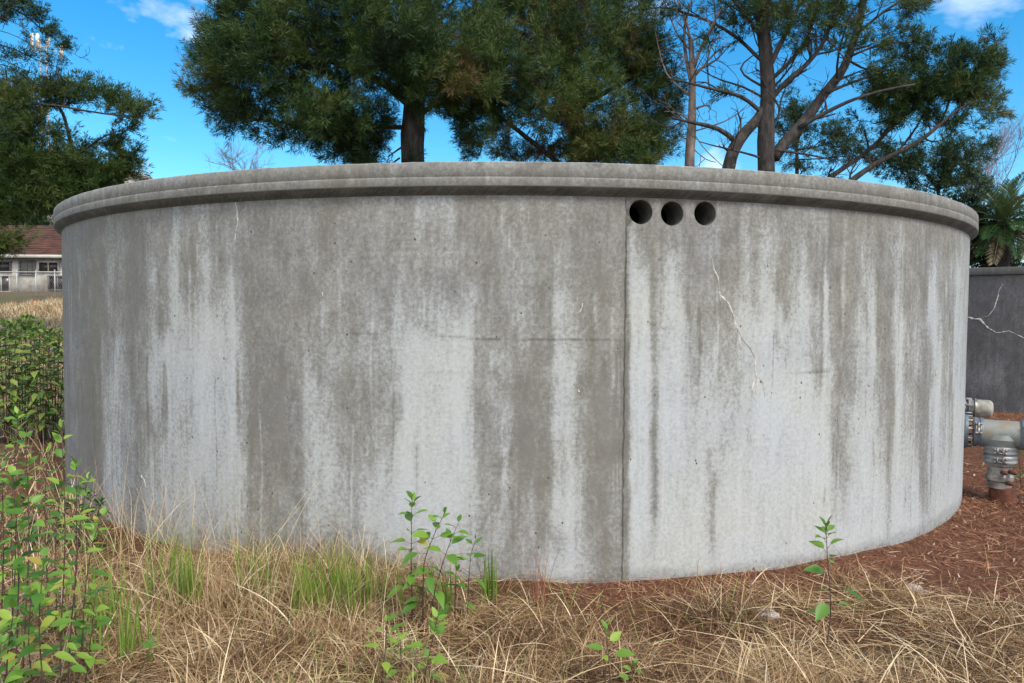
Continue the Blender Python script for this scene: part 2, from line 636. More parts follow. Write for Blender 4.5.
# grid of azimuths, refined at the vertical joint
JOINT = az_of(625.2, 1.7)
phis = np.linspace(-1.35, 1.35, 1151)
phis = np.sort(np.concatenate([phis[np.abs(phis - JOINT) > 0.006], JOINT + np.linspace(-0.0056, 0.0056, 19)]))
zs = np.linspace(-0.15, ZW, 196)
holes = []
for hx, hy in ((641, 212), (672.3, 213.6), (705.3, 213.6)):
    hp, hz = on_wall(hx, hy)
    holes.append((hp, hz, 0.0715))
PH, ZZ = np.meshgrid(phis, zs, indexing='ij')
rr = np.full(PH.shape, R)
jw = np.abs((PH - JOINT) * R + 0.0060 * (fbm(np.c_[ZZ.ravel() * 22, ZZ.ravel() * 0], 5, 4).reshape(PH.shape) - 0.5) * 2)
rr -= 0.006 * (1 - sm(jw, 0.001, 0.0060))
# slight unevenness of the formwork: panels 1.2 m wide bow by a millimetre or two
rr += 0.0025 * (fbm(np.c_[PH.ravel() * R * 0.8, ZZ.ravel() * 0.8], 2, 3).reshape(PH.shape) - 0.5)
Pw = np.stack([rr * np.sin(PH), DC - rr * np.cos(PH), ZZ], -1).reshape(-1, 3)
px, py = proj(Pw)
wp = fbm(np.c_[PH.ravel() * R * 11, ZZ.ravel() * 1.6], 8, 4) - 0.5
wq = fbm(np.c_[PH.ravel() * R * 9, ZZ.ravel() * 5], 18, 4) - 0.5
dep = stain(px + 11 * wp, py + 60 * wp + 16 * wq)
vis = 1 - sm(np.abs(PH.ravel()), 0.98, 1.06)
alt = np.clip(fbm(np.c_[PH.ravel() * R * 3.0, ZZ.ravel() * 0.25], 31, 4) * 1.3 - 0.1 + 0.35 * (1 - ZZ.ravel() / 2.2) - 0.2, 0, 1)
dep = dep * vis + alt * (1 - vis)
arcw = PH.ravel() * R
# runs of lime and of dirt down the wall
DR = rng.uniform(size=(230, 6))
for q_ in DR:
    u_ = -5.0 + 10.0 * q_[0]
    k_ = np.abs(arcw - u_) < 0.06
    zt_ = 0.5 + 1.75 * q_[1]
    ln_ = 0.25 + 1.2 * q_[2] ** 2
    w_ = 0.004 + 0.018 * q_[3] ** 2
    zz_ = ZZ.ravel()[k_]
    uu_ = arcw[k_] - u_ - 0.006 * np.sin(zz_ * 9 + q_[4] * 9)
    pr_ = np.exp(-(uu_ / w_) ** 2) * sm(zt_ - zz_, 0, 0.06) * (1 - sm(zt_ - zz_, ln_ * 0.4, ln_))
    dep[k_] += pr_ * (0.20 if q_[5] < 0.6 else -0.26) * (0.5 + q_[4])
# dirt: joint, cold-joint lines, wash under the rim
n_edge = fbm(np.c_[arcw * 2.5, ZZ.ravel() * 2.5], 12, 4)
dirt = 0.7 * (1 - sm(jw.ravel(), 0.002, 0.009))
dirt = np.maximum(dirt, 0.22 * (1 - sm(jw.ravel(), 0.01, 0.05)) * np.where(PH.ravel() > JOINT, 1, 0.4))


def hline(x0, y0, x1, y1, w, amt, seed):
    a, za = on_wall(x0, y0)
    b, zb = on_wall(x1, y1)
    tt = (PH.ravel() - a) / (b - a)
    zl = za + (zb - za) * tt + 0.02 * (fbm(np.c_[arcw * 3, arcw * 0], seed, 4) - 0.5)
    d = np.abs(ZZ.ravel() - zl)
    inside = sm(tt, -0.05, 0.08) * (1 - sm(tt, 0.92, 1.05))
    gap = sm(fbm(np.c_[arcw * 6, arcw * 0 + seed], seed + 3, 3), 0.32, 0.55)
    return amt * (1 - sm(d, w * 0.3, w)) * inside * gap


for a in ((468, 338, 622, 341, 0.010, 0.55, 1), (345, 333, 470, 337, 0.010, 0.4, 2), (770, 373.5, 850, 370, 0.010, 0.65, 3),
          (385, 371, 470, 373, 0.007, 0.3, 4), (300, 331, 350, 334, 0.008, 0.25, 5), (850, 370, 960, 352, 0.006, 0.2, 8), (110, 325, 240, 322, 0.007, 0.2, 9)):
    dirt = np.maximum(dirt, hline(*a))
# dark smudges under the cold joint right of the vertical joint and dark drips
for (x_, y_, w_, h_, amt_) in ((657, 352, 9, 12, 0.20), (690, 362, 7, 25, 0.26), (597, 325, 26, 12, 0.10), (855, 385, 18, 34, 0.16),
                               (845, 440, 8, 70, 0.22), (925, 430, 7, 110, 0.18), (135, 400, 7, 120, 0.22), (93, 420, 9, 110, 0.25),
                               (655, 470, 4, 70, 0.28), (745, 335, 6, 40, 0.06), (818, 330, 6, 20, 0.15), (760, 215, 22, 12, 0.16)):
    q = ((px - x_) / w_) ** 2 + ((py - y_) / h_) ** 2
    dirt = np.maximum(dirt, 0.8 * amt_ * np.exp(-q) * vis * (0.5 + n_edge))
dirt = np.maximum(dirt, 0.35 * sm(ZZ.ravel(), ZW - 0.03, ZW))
dirt = np.maximum(dirt, 0.30 * (1 - sm(ZZ.ravel() - 0.12 * (n_edge - 0.45), 0.02, 0.09)))
nphi, nz = PH.shape
i = np.arange(nphi - 1)[:, None] * nz
j = np.arange(nz - 1)[None]
Fw = np.stack([i + j, i + nz + j, i + nz + j + 1, i + j + 1], -1)
Vw = [Pw]
arcs, deps, dirts = [arcw], [dep], [dirt]
keep = np.ones(Fw.shape[:2], bool)
extra = []
nv = len(Pw)
for (hp, hz, hr) in holes:
    i0 = np.searchsorted(phis, hp - (hr + 0.014) / R) - 1
    i1 = np.searchsorted(phis, hp + (hr + 0.014) / R)
    j0 = np.searchsorted(zs, hz - hr - 0.014) - 1
    j1 = min(np.searchsorted(zs, hz + hr + 0.006), nz - 1)
    keep[i0:i1, j0:j1] = False
    loop = [(a, j0) for a in range(i0, i1)] + [(i1, b) for b in range(j0, j1)] + \
           [(a, j1) for a in range(i1, i0, -1)] + [(i0, b) for b in range(j1, j0, -1)]
    li = np.array([a * nz + b for a, b in loop])
    sx_ = (PH.ravel()[li] - hp) * R
    sz_ = ZZ.ravel()[li] - hz
    ang = np.arctan2(sz_, sx_)
    prev = li
    for (rad, off) in ((hr + 0.002, 0.0), (hr - 0.001, 0.003)):
        rad = rad + (0.0035 if off == 0 else 0.001) * (fbm(np.c_[np.cos(ang) * 4 + hp * 50, np.sin(ang) * 4], 5, 3) - 0.35)
        ph2 = hp + rad * np.cos(ang) / R
        z2 = hz + rad * np.sin(ang)
        V2 = cyl(ph2, z2, R - off)
        cur = nv + np.arange(len(li))
        nv += len(li)
        Vw.append(V2)
        arcs.append(ph2 * R)
        deps.append(dep[li] * 0.8)
        dirts.append(dirt[li] + 0.1)
        extra.append(np.stack([prev, np.roll(prev, -1), np.roll(cur, -1), cur], -1))
        prev = cur
Fw = Fw[keep].reshape(-1, 4)
# rear of the wall, coarse
pb = np.linspace(1.35, 2 * math.pi - 1.35, 160)
Vb = np.concatenate([cyl(pb, np.full(160, -0.15)), cyl(pb, np.full(160, ZW))])
k = np.arange(159)
Fb = np.stack([k, k + 1, k + 161, k + 160], -1) + nv
Vw.append(Vb)
arcs.append(np.tile(pb, 2) * R)
deps.append(np.full(320, 0.35))
dirts.append(np.zeros(320))
wall = mesh_obj('wall', np.concatenate(Vw), [np.concatenate([Fw] + extra + [Fb])], M_wall, tank, True,
                {'arc': np.concatenate(arcs), 'dep': np.concatenate(deps), 'dirt': np.concatenate(dirts)})

for (hp, hz, hr) in holes:
    m_ = MB()
    th = np.linspace(0, 2 * np.pi, 49)[:-1]
    rings = []
    for off in (0.003, 0.03, 0.10, 0.24):
        rings.append(cyl(hp + (hr - 0.001) * np.cos(th) / R, hz + (hr - 0.001) * np.sin(th), R - off))
    V = np.concatenate(rings)
    k = np.arange(48)
    k2 = (k + 1) % 48
    Fh = np.concatenate([np.stack([q * 48 + k, q * 48 + k2, q * 48 + 48 + k2, q * 48 + 48 + k], -1) for q in range(3)])
    m_.add(V, Fh)
    m_.build('vent_hole', M_hole, tank, True)


def revolve(profile, phis_, waver, name, mat, parent, depf, dirtf):
    n = len(profile)
    V, A = [], []
    for q, (r, z) in enumerate(profile):
        V.append(np.stack([(r + waver[q]) * np.sin(phis_), -(r + waver[q]) * np.cos(phis_), z + waver[q] * 0.6 + 0 * phis_], -1))
    V = np.stack(V)                          # n, m, 3
    m_ = V.shape[1]
    i = np.arange(n - 1)[:, None] * m_
    j = np.arange(m_ - 1)[None]
    Fr = np.stack([i + j, i + j + 1, i + m_ + j + 1, i + m_ + j], -1).reshape(-1, 4)
    V = V.reshape(-1, 3) + np.array(parent.location)
    arc = np.tile(phis_ * R, n) + np.repeat(np.array([-1.5 * zq[1] if k_ < 3 else 0 for k_, zq in enumerate(profile)]), m_) * (1 if n > 10 else 0)
    return mesh_obj(name, V, Fr, mat, parent, False, {'arc': arc, 'dep': depf, 'dirt': dirtf})


pr = np.linspace(-math.pi, math.pi, 1601)
prof = [(R - 0.001, ZW - 0.004), (R + 0.020, ZW + 0.010), (RO - 0.004, ZR - 0.003), (RO, ZR + 0.004), (RO - 0.0003, ZR + 0.040), (RO - 0.0006, ZR + 0.0495),
        (RO - 0.0018, ZR + 0.0505), (RO - 0.0018, ZR + 0.0525), (RO - 0.0008, ZR + 0.0535), (RO - 0.0012, ZR + 0.10), (RO - 0.003, ZT - 0.010), (RO - 0.014, ZT - 0.002), (RO - 0.06, ZT + 0.001),
        (R - 0.14, ZT - 0.003), (R - 0.16, ZT - 0.03), (R - 0.16, ZT - 0.14)]
wav = [np.zeros(1601)] * 2
for q in range(2, len(prof)):
    a = 0.0030 if q in (2, 10, 11) else 0.0006
    wav.append(a * 2 * (fbm(np.c_[pr * R * 9, pr * 0 + q * 0.05], 40, 4) - 0.5) + (0.003 * (fbm(np.c_[pr * 2.2, pr * 0], 44, 2) - 0.5)))
nr = len(prof)
rd, rdi = [], []
for q in range(nr):
    nz_ = fbm(np.c_[pr * R * 1.6, pr * 0 + q * 0.08], 50, 4)
    nf_ = fbm(np.c_[pr * R * 9, pr * 0 + q * 0.5], 51, 4)
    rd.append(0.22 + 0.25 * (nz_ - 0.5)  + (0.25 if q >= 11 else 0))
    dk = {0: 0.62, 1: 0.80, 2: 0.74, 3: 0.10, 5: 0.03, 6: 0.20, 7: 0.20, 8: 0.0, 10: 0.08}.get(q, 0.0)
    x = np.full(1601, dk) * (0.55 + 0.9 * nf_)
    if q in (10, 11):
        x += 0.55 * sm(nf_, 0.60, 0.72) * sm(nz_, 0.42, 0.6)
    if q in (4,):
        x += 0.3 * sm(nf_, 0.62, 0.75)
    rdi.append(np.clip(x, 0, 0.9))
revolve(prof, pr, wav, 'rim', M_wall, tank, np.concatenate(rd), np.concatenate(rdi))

# unseen roof slab below the rim, added so the tank interior stays dark
m_ = MB()
th = np.linspace(0, 2 * np.pi, 97)[:-1]
m_.add(np.concatenate([[[0, DC, ZT - 0.06]], np.stack([(R - 0.1) * np.cos(th), DC + (R - 0.1) * np.sin(th), np.full(96, ZT - 0.10)], -1)]),
       np.stack([np.zeros(96, int), 1 + np.arange(96), 1 + (np.arange(96) + 1) % 96], -1))
m_.build('roof_slab', M_hole, tank)


def crust(name, pts, widths, tank_=tank, cyl_=None, mat=M_crust, lift=0.0018):
    """thin ridge of lime along a crack, following the wall"""
    wallf = cyl_ or (lambda ph, z, r: cyl(ph, z, r))
    pts = np.array(pts, float)
    # resample and wiggle
    d = np.r_[0, np.cumsum(np.hypot(*np.diff(pts, axis=0).T))]
    n = max(6, int(d[-1] / 0.009))
    s = np.linspace(0, d[-1], n)
    u = np.interp(s, d, pts[:, 0])
    z = np.interp(s, d, pts[:, 1])
    w = np.interp(s, d, widths) * np.clip(-0.55 + 2.6 * fbm(np.c_[s * 30, s * 0], len(pts) + int(pts[0, 0] * 97) % 50, 3), 0.3, 1.8) * 1.25
    u = u + 0.010 * (fbm(np.c_[s * 22, s * 0], 3 + int(pts[0, 1] * 131) % 60, 3) - 0.5)
    z = z + 0.008 * (fbm(np.c_[s * 22, s * 0 + 4], 4, 3) - 0.5)
    tx, tz = np.gradient(u), np.gradient(z)
    ln = np.hypot(tx, tz)
    nx_, nz_ = -tz / ln, tx / ln
    V = []
    for (f, h) in ((-1, -0.001), (-0.45, lift), (0.45, lift), (1, -0.001)):
        V.append(wallf((u + f * w * nx_ / 2), z + f * w * nz_ / 2, h))
    V = np.concatenate(V)
    k = np.arange(n - 1)
    Fc = np.concatenate([np.stack([q * n + k, q * n + k + 1, q * n + n + k + 1, q * n + n + k], -1) for q in range(3)])
    return mesh_obj(name, V, Fc, mat, tank_, True)


def wcr(pxs, widths, name='lime_crack', mat=M_crust):
    pts = []
    for (a, b) in pxs:
        ph, z = on_wall(a, b)
        pts.append((ph * R, z))
    return crust(name, pts, widths, tank, lambda u, z, h: cyl(u / R, z, R + h + 0.0008), mat)


def W_(*v):
    return [x / 1000 for x in v]


wcr([(711.5, 256), (714, 270), (718, 278), (721, 296), (729, 304), (733, 314), (736, 326), (741, 335), (744, 341)], W_(3, 5, 7, 11, 8, 12, 13, 9, 4))
wcr([(719, 291), (720, 302), (721, 311)], W_(6, 5, 2))
wcr([(735, 322), (739, 336), (741, 350), (741, 357)], W_(9, 8, 6, 2))
wcr([(738, 330), (737, 345), (737, 352)], W_(5, 5, 2))
wcr([(744, 341), (750, 348), (755, 358)], W_(3, 2, 3))
wcr([(755, 357), (755, 369), (757, 380), (756, 394)], W_(4, 10, 13, 4))
wcr([(755, 374), (753, 386), (752, 397)], W_(13, 13, 4))
wcr([(759, 377), (763, 384), (765, 397)], W_(9, 6, 3))
wcr([(235.5, 202), (237, 212), (238, 222), (235.5, 233), (235, 242)], W_(4, 8, 9, 6, 3))
wcr([(322, 292), (323, 297)], W_(7, 4), 'lime_spot')
wcr([(141, 476), (144, 479), (146, 487)], W_(16, 10, 4), 'lime_spot')
wcr([(149, 476), (146, 480)], W_(9, 4), 'lime_spot')
wcr([(583, 303), (582, 308), (579, 313)], W_(4, 4, 3), 'lime_spot')
wcr([(578, 390), (580, 392)], W_(10, 8), 'lime_spot')

# ------------------------------------------------------------------ second tank, right
R2 = 4.68
base_dir = unit(at(1010, 300, 12.6) - CAMP)
near = at(1010, 412, 12.6)
hd = np.array([base_dir[0], base_dir[1], 0])
hd /= np.linalg.norm(hd)
C2 = np.array([near[0], near[1], 0]) + hd * R2
tank2 = empty('concrete_tank', (C2[0], C2[1], 0), 'dark grey concrete tank with a thin white crack behind the pipes', 'tank')
Z2 = float(at(1000, 267, 12.6)[2])
a0 = math.atan2(-hd[0], hd[1])                                # azimuth offset so phi=0 faces the camera


def cyl2(phi, z, r):
    return np.stack([C2[0] - r * np.sin(-phi + 0 * phi) * hd[1] - r * np.cos(phi) * hd[0],
                     C2[1] - r * np.sin(phi) * hd[0] - r * np.cos(phi) * hd[1], z + 0 * phi], -1)


def tank2_wall():
    ph = np.linspace(-math.pi, math.pi, 400)
    z = np.linspace(-0.3, Z2 - 0.13, 60)
    A, B = np.meshgrid(ph, z, indexing='ij')
    V = cyl2(A.ravel(), B.ravel(), R2)
    n, mz = A.shape
    i = np.arange(n - 1)[:, None] * mz
    j = np.arange(mz - 1)[None]
    Fq = np.stack([i + j, i + mz + j, i + mz + j + 1, i + j + 1], -1).reshape(-1, 4)
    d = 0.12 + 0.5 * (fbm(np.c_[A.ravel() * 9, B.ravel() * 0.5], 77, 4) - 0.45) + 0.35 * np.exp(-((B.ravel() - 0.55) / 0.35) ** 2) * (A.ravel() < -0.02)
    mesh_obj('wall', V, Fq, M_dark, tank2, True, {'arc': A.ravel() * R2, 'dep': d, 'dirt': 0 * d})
    prof = [(R2 - 0.01, Z2 - 0.135), (R2 + 0.035, Z2 - 0.13), (R2 + 0.04, Z2 - 0.12), (R2 + 0.04, Z2 - 0.01), (R2 + 0.03, Z2), (R2 - 0.2, Z2), (R2 - 0.2, Z2 - 0.2)]
    pr2 = np.linspace(-math.pi, math.pi, 500)
    revolve(prof, pr2, [0.006 * (fbm(np.c_[pr2 * 40, pr2 * 0 + q], 60, 3) - 0.5) for q in range(7)], 'rim', M_dark, tank2,
            np.full(3500, 0.1), np.full(3500, 0.35))
    th = np.linspace(0, 2 * np.pi, 65)[:-1]
    m_ = MB()
    m_.add(np.concatenate([[[C2[0], C2[1], Z2 - 0.1]], np.stack([C2[0] + (R2 - 0.1) * np.cos(th), C2[1] + (R2 - 0.1) * np.sin(th), np.full(64, Z2 - 0.12)], -1)]),
           np.stack([np.zeros(64, int), 1 + np.arange(64), 1 + (np.arange(64) + 1) % 64], -1))
    m_.build('roof_slab', M_hole, tank2)


tank2_wall()


def w2(pxs, widths):
    pts = []
    for (a, b) in pxs:
        d = at(a, b, 1) - CAMP
        # intersect the view ray with the second tank's wall
        o_ = CAMP - C2 * np.array([1, 1, 0])
        A_ = d[0] ** 2 + d[1] ** 2
        B_ = o_[0] * d[0] + o_[1] * d[1]
        C_ = o_[0] ** 2 + o_[1] ** 2 - R2 ** 2
        tt = (-B_ - math.sqrt(B_ * B_ - A_ * C_)) / A_
        P = o_ + d * tt
        ph = math.asin(np.clip((P[0] * hd[1] - P[1] * hd[0]) / R2, -1, 1))
        pts.append((ph * R2, P[2]))
    crust('lime_crack', pts, widths, tank2, lambda u, z, h: cyl2(u / R2, z, R2 + h * 1.5 + 0.002), M_crust)


w2([(968, 317), (974, 319), (980, 319), (988, 328), (997, 333), (1009, 331), (1024, 338), (1040, 346)], W_(16, 22, 26, 15, 12, 5, 12, 9))
w2([(980, 318), (988, 316), (994, 309), (998, 296), (999, 290), (1003, 284)], W_(4, 4, 14, 10, 7, 3))


# ------------------------------------------------------------------ pipes
M_galv = mat_noise('galvanised_steel', [(0.12, 0.14, 0.155), (0.26, 0.29, 0.31), (0.40, 0.41, 0.40)], 9, 0.55, 30, 0.15, 0.003, metal=0.35)
M_galv2 = mat_noise('weathered_pale_pipe', [(0.15, 0.175, 0.175), (0.25, 0.27, 0.26), (0.24, 0.19, 0.11)], 5, 0.62, 40, 0.1, 0.002, metal=0.2)
M_coup = mat_noise('coupling_metal', [(0.07, 0.07, 0.07), (0.26, 0.25, 0.235), (0.45, 0.43, 0.39)], 13, 0.5, 30, 0.2, 0.003, metal=0.5)
M_blue = mat_noise('blue_grey_steel', [(0.07, 0.09, 0.11), (0.19, 0.23, 0.27)], 9, 0.5, 30, 0.2, 0.003, metal=0.3)
M_rust = mat_noise('rust', [(0.06, 0.022, 0.014), (0.17, 0.06, 0.035)], 14, 0.9, 30, 0.6, 0.01)
DP = 6.5
pc = at(1001, 433.5, DP)                                  # tee centre
pz = float(pc[2])


def disc_profile(mb, p0, ax_, prof, n=28):
    """lathe around axis ax_ from p0: prof = (distance along, radius)"""
    ax_ = unit(np.array(ax_, float))
    ref = np.array([0, 0, 1.0]) if abs(ax_[2]) < 0.9 else np.array([1.0, 0, 0])
    u = unit(np.cross(ax_, ref))
    w = np.cross(ax_, u)
    th = np.linspace(0, 2 * np.pi, n, endpoint=False)
    pr2_ = []
    for q_ in range(len(prof) - 1):                     # every facet keeps a hard edge
        pr2_ += [prof[q_], prof[q_ + 1]]
    V = np.concatenate([p0 + ax_ * s + r * (np.cos(th)[:, None] * u + np.sin(th)[:, None] * w) for s, r in pr2_])
    m = len(pr2_)
    i = np.arange(0, m - 1, 2)[:, None] * n
    j = np.arange(n)[None]
    k = (j + 1) % n
    mb.add(V, np.stack([i + j, i + k, i + n + k, i + n + j], -1).reshape(-1, 4))
    return u, w


def bolts(name, mat, par, p0, ax_, rad, count, size, length):
    ax_ = unit(np.array(ax_, float))
    ref = np.array([0, 0, 1.0]) if abs(ax_[2]) < 0.9 else np.array([1.0, 0, 0])
    u = unit(np.cross(ax_, ref))
    w = np.cross(ax_, u)
    for q in range(count):
        a = 2 * math.pi * (q + 0.5) / count
        c = p0 + rad * (math.cos(a) * u + math.sin(a) * w)
        mb = MB()
        mb.tube([c - ax_ * length / 2, c + ax_ * length / 2], size, 6)
        mb.build(name, mat, par)


pm = DP / F                                           # metres per pixel there
pipe = empty('pipe_tee', (pc[0], pc[1], float(GZ(pc[0], pc[1])[0])), 'galvanised steel pipe tee with bolted clamps and a rusty foot beside the tank', 'pipe')
X = np.array([0.86, -0.50, 0])
X = unit(X)
rp = 13.2 * pm
mb = MB()
disc_profile(mb, pc - X * 16.5 * pm, X, [(0, rp * 0.2), (0, rp), (33 * pm, rp), (33 * pm, 0.2 * rp)], 32)
disc_profile(mb, pc, (0, 0, -1), [(0, rp * 1.1), (5 * pm, rp * 1.22), (12 * pm, rp * 1.02)], 32)
disc_profile(mb, pc + np.array([0, 0, -6 * pm]), (0, 0, -1), [(0, rp * 0.99), (10 * pm, rp * 0.99), (24 * pm, rp * 0.97)], 32)
mb.build('tee_body', M_galv2, pipe, True)


def clamp(p0, ax_, r, wdt, mat, n_b=2, side=None):
    mb = MB()
    disc_profile(mb, p0, ax_, [(0, r * 0.9), (0, r * 1.06), (wdt * 0.15, r * 1.13), (wdt * 0.32, r * 1.13), (wdt * 0.38, r * 1.07), (wdt * 0.62, r * 1.07), (wdt * 0.68, r * 1.13), (wdt * 0.85, r * 1.13), (wdt, r * 1.06), (wdt, r * 0.9)], 32)
    c = mb.build('clamp', mat, pipe, True)
    # bolt lugs facing the photographer
    mb = MB()
    ax_ = unit(np.array(ax_, float))
    f = np.array([-0.55, -0.84, 0.0]) if abs(ax_[2]) > 0.5 else np.array([-0.5, -0.8, 0.35])
    f = unit(f - ax_ * (f @ ax_))
    tdir = np.cross(ax_, f)
    for q in (0.28, 0.72):
        c0 = p0 + ax_ * wdt * q + f * r * 1.18
        mb.tube([c0 - tdir * r * 0.34, c0 + tdir * r * 0.34], r * 0.055, 8)
        mb.tube([c0 + tdir * r * 0.30, c0 + tdir * r * 0.42], r * 0.11, 6)
        mb.tube([c0 - tdir * r * 0.42, c0 - tdir * r * 0.30], r * 0.11, 6)
    for q in (-0.2, 0.2):
        c0 = p0 + ax_ * wdt * 0.5 + f * r * 1.1 + tdir * r * q
        mb.box(c0, (r * 0.16, r * 0.26, wdt * 0.8), math.atan2(f[1], f[0]) + math.pi / 2)
    mb.build('bolt_lug', M_coup, c)


clamp(pc + X * 15.5 * pm, X, rp, 10 * pm, M_blue)
clamp(pc - X * 24 * pm, X, rp, 9 * pm, M_blue)
clamp(pc + np.array([0, 0, -12 * pm]), (0, 0, -1), rp * 0.99, 8 * pm, M_galv)
clamp(pc + np.array([0, 0, -21 * pm]), (0, 0, -1), rp * 0.99, 8 * pm, M_galv)
# lower flanged piece
mb = MB()
disc_profile(mb, pc + np.array([0, 0, -28 * pm]), (0, 0, -1), [(0, rp * 0.88), (3 * pm, rp * 0.9), (5 * pm, rp * 0.8), (12 * pm, rp * 0.8), (14 * pm, rp * 0.95), (18 * pm, rp * 0.95), (20 * pm, rp * 0.82), (26 * pm, rp * 0.8), (26 * pm, rp * 0.1)], 32)
mb.build('lower_pipe', M_coup, pipe, True)
mb = MB()
for q, (dx, dz) in enumerate(((2, -37), (10, -36), (7, -47))):
    c = pc + np.array([dx * pm * 0.86 - rp * 0.40, -rp * 0.70 - dx * pm * 0.5, dz * pm])
    mb = MB()
    mb.tube([c + np.array([0, 0.06, 0]), c + np.array([0, -0.03, 0]), c + np.array([0, -0.031, 0]), c + np.array([0, -0.05, 0])], [2.4 * pm, 2.4 * pm, 1.3 * pm, 1.3 * pm], 6)
    mb.build('bolt', M_rust, pipe)
mb = MB()
gz_ = float(GZ(pc[0], pc[1])[0])
zb_ = pz - 53 * pm
disc_profile(mb, np.array([pc[0] + 0.03, pc[1], zb_]), (0, 0, -1), [(0, rp * 0.1), (0, rp * 0.86), (0.05, rp * 0.9), (max(0.12, zb_ - gz_ + 0.12), rp * 0.9)], 28)
mb.build('rusty_foot', M_rust, pipe, True)
# run back into the main tank: flange and short pipe
mb = MB()
fl = pc - X * 28 * pm
disc_profile(mb, fl, -X, [(0, rp * 0.8), (0, rp * 1.25), (2.5 * pm, rp * 1.3), (4 * pm, rp * 1.3), (4.3 * pm, rp * 1.05), (5.2 * pm, rp * 1.05), (5.5 * pm, rp * 1.3), (8 * pm, rp * 1.3), (8.5 * pm, rp * 0.9), (12 * pm, rp * 0.9), (12 * pm, rp * 1.1), (15 * pm, rp * 1.1), (15 * pm, rp * 0.9), (70 * pm, rp * 0.9)], 32)
mb.build('flanged_pipe', M_blue, pipe, True)
bolts('flange_bolt', M_coup, pipe, fl - X * 4 * pm, X, rp * 1.16, 10, 1.3 * pm, 15 * pm)
mb = MB()
q0 = pc + X * 26 * pm
disc_profile(mb, q0, X, [(0, rp * 0.9), (1.6, rp * 0.9), (1.6, 0.02)], 28)
mb.build('pipe_run', M_galv, pipe, True)
# upper silver coupling end, further back
qc = at(978, 408.5, 7.6)
qm = 7.6 / F
pipe2 = empty('capped_pipe', (qc[0], qc[1], qc[2]), 'short capped silver pipe with ribbed couplings above the flanged pipe', 'pipe')
r2 = 9 * qm
X2 = unit(np.array([0.86, -0.45, 0]))
mb = MB()
disc_profile(mb, qc + X2 * 12 * qm, -X2, [(-0.5 * qm, 0.01), (-0.5 * qm, r2 * 0.7), (1.5 * qm, r2 * 0.95), (4 * qm, r2), (13 * qm, r2), (13 * qm, r2 * 0.9)], 28)
mb.build('end_cap', mat_noise('worn_cream_metal', [(0.2, 0.19, 0.17), (0.42, 0.40, 0.35)], 20, 0.6), pipe2, True)
mb = MB()
disc_profile(mb, qc - X2 * 1 * qm, -X2, [(0, r2 * 0.8), (0, r2 * 1.1), (2 * qm, r2 * 1.15), (2.6 * qm, r2 * 0.95), (4 * qm, r2 * 0.95), (4.5 * qm, r2 * 1.12), (7.5 * qm, r2 * 1.12), (8 * qm, r2 * 0.9), (10 * qm, r2 * 0.9), (10 * qm, r2 * 1.15), (13 * qm, r2 * 1.15), (13 * qm, r2 * 0.85), (60 * qm, r2 * 0.85)], 28)
mb.build('ribbed_coupling', M_coup, pipe2, True)
bolts('coupling_bolt', M_galv, pipe2, qc - X2 * 10 * qm, X2, r2 * 1.1, 8, 1.0 * qm, 9 * qm)


# ------------------------------------------------------------------ trees
def needles(P, Dr, K, Ln, W, tone, spread=0.75, name='crown', mat=None, parent=None):
    """K needles per tuft at P along Dr; one mesh"""
    n = len(P)
    rd = unit(rng.normal(size=(n, K, 3)))
    d = unit(Dr[:, None] * (1 - spread * 0.45) + rd * spread)
    base = P[:, None] + Dr[:, None] * rng.uniform(-0.1, 0.35, (n, K, 1)) * Ln + rd * 0.01
    ln = Ln * rng.uniform(0.6, 1.15, (n, K, 1))
    tip = base + d * ln
    tip[..., 2] += 0.0
    sd_ = unit(np.cross(d, unit(rng.normal(size=(n, K, 3)))))
    w = W * rng.uniform(0.7, 1.3, (n, K, 1))
    mid = base + d * ln * 0.5
    V = np.stack([base, mid - sd_ * w, tip, mid + sd_ * w], 2).reshape(-1, 3)
    Fq = np.arange(len(V)).reshape(-1, 4)
    tn = np.repeat(np.clip(tone + 0, 0, 1), K * 4) + np.repeat(rng.uniform(-0.07, 0.07, n * K), 4)
    return mesh_obj(name, V, Fq, mat, parent, False, {'tone': np.clip(tn, 0, 1)})


def smooth_poly(pts, n):
    pts = np.asarray(pts, float)
    d = np.r_[0, np.cumsum(np.linalg.norm(np.diff(pts, axis=0), axis=1))]
    s = np.linspace(0, d[-1], n)
    out = np.stack([np.interp(s, d, pts[:, k]) for k in range(pts.shape[1])], -1)
    for _ in range(2):
        out[1:-1] = (out[:-2] + 2 * out[1:-1] + out[2:]) / 4
    return out


def limb(mb, pts, D, w0, w1, ddepth=0.0, wob=0.6, nodes=None, n=None, sides=9):
    """pts in picture coordinates at depth D (+ddepth along it); widths in picture pixels"""
    m = n or max(6, int(np.hypot(*np.diff(np.array(pts, float), axis=0).T).sum() / 9))
    pp = smooth_poly(pts, m)
    t_ = np.linspace(0, 1, m)
    pp = pp + wob * (np.c_[fbm(np.c_[t_ * m * 0.35, t_ * 0 + pts[0][0]], 1, 3), fbm(np.c_[t_ * m * 0.35, t_ * 0 + pts[0][1]], 2, 3)] - 0.5) * 4
    W = np.array([at(x, y, D + ddepth * k) for (x, y), k in zip(pp, t_)])
    rad = (w0 + (w1 - w0) * t_) * 0.5 * D / F * (0.84 if w0 > 12 else 0.68)
    rad = rad * (0.92 + 0.16 * fbm(np.c_[t_ * m * 0.5, t_ * 0 + 3], 6, 2))
    mb.tube(W, rad, sides)
    if nodes is not None:
        nodes.append(np.c_[W, rad])
    return W, rad


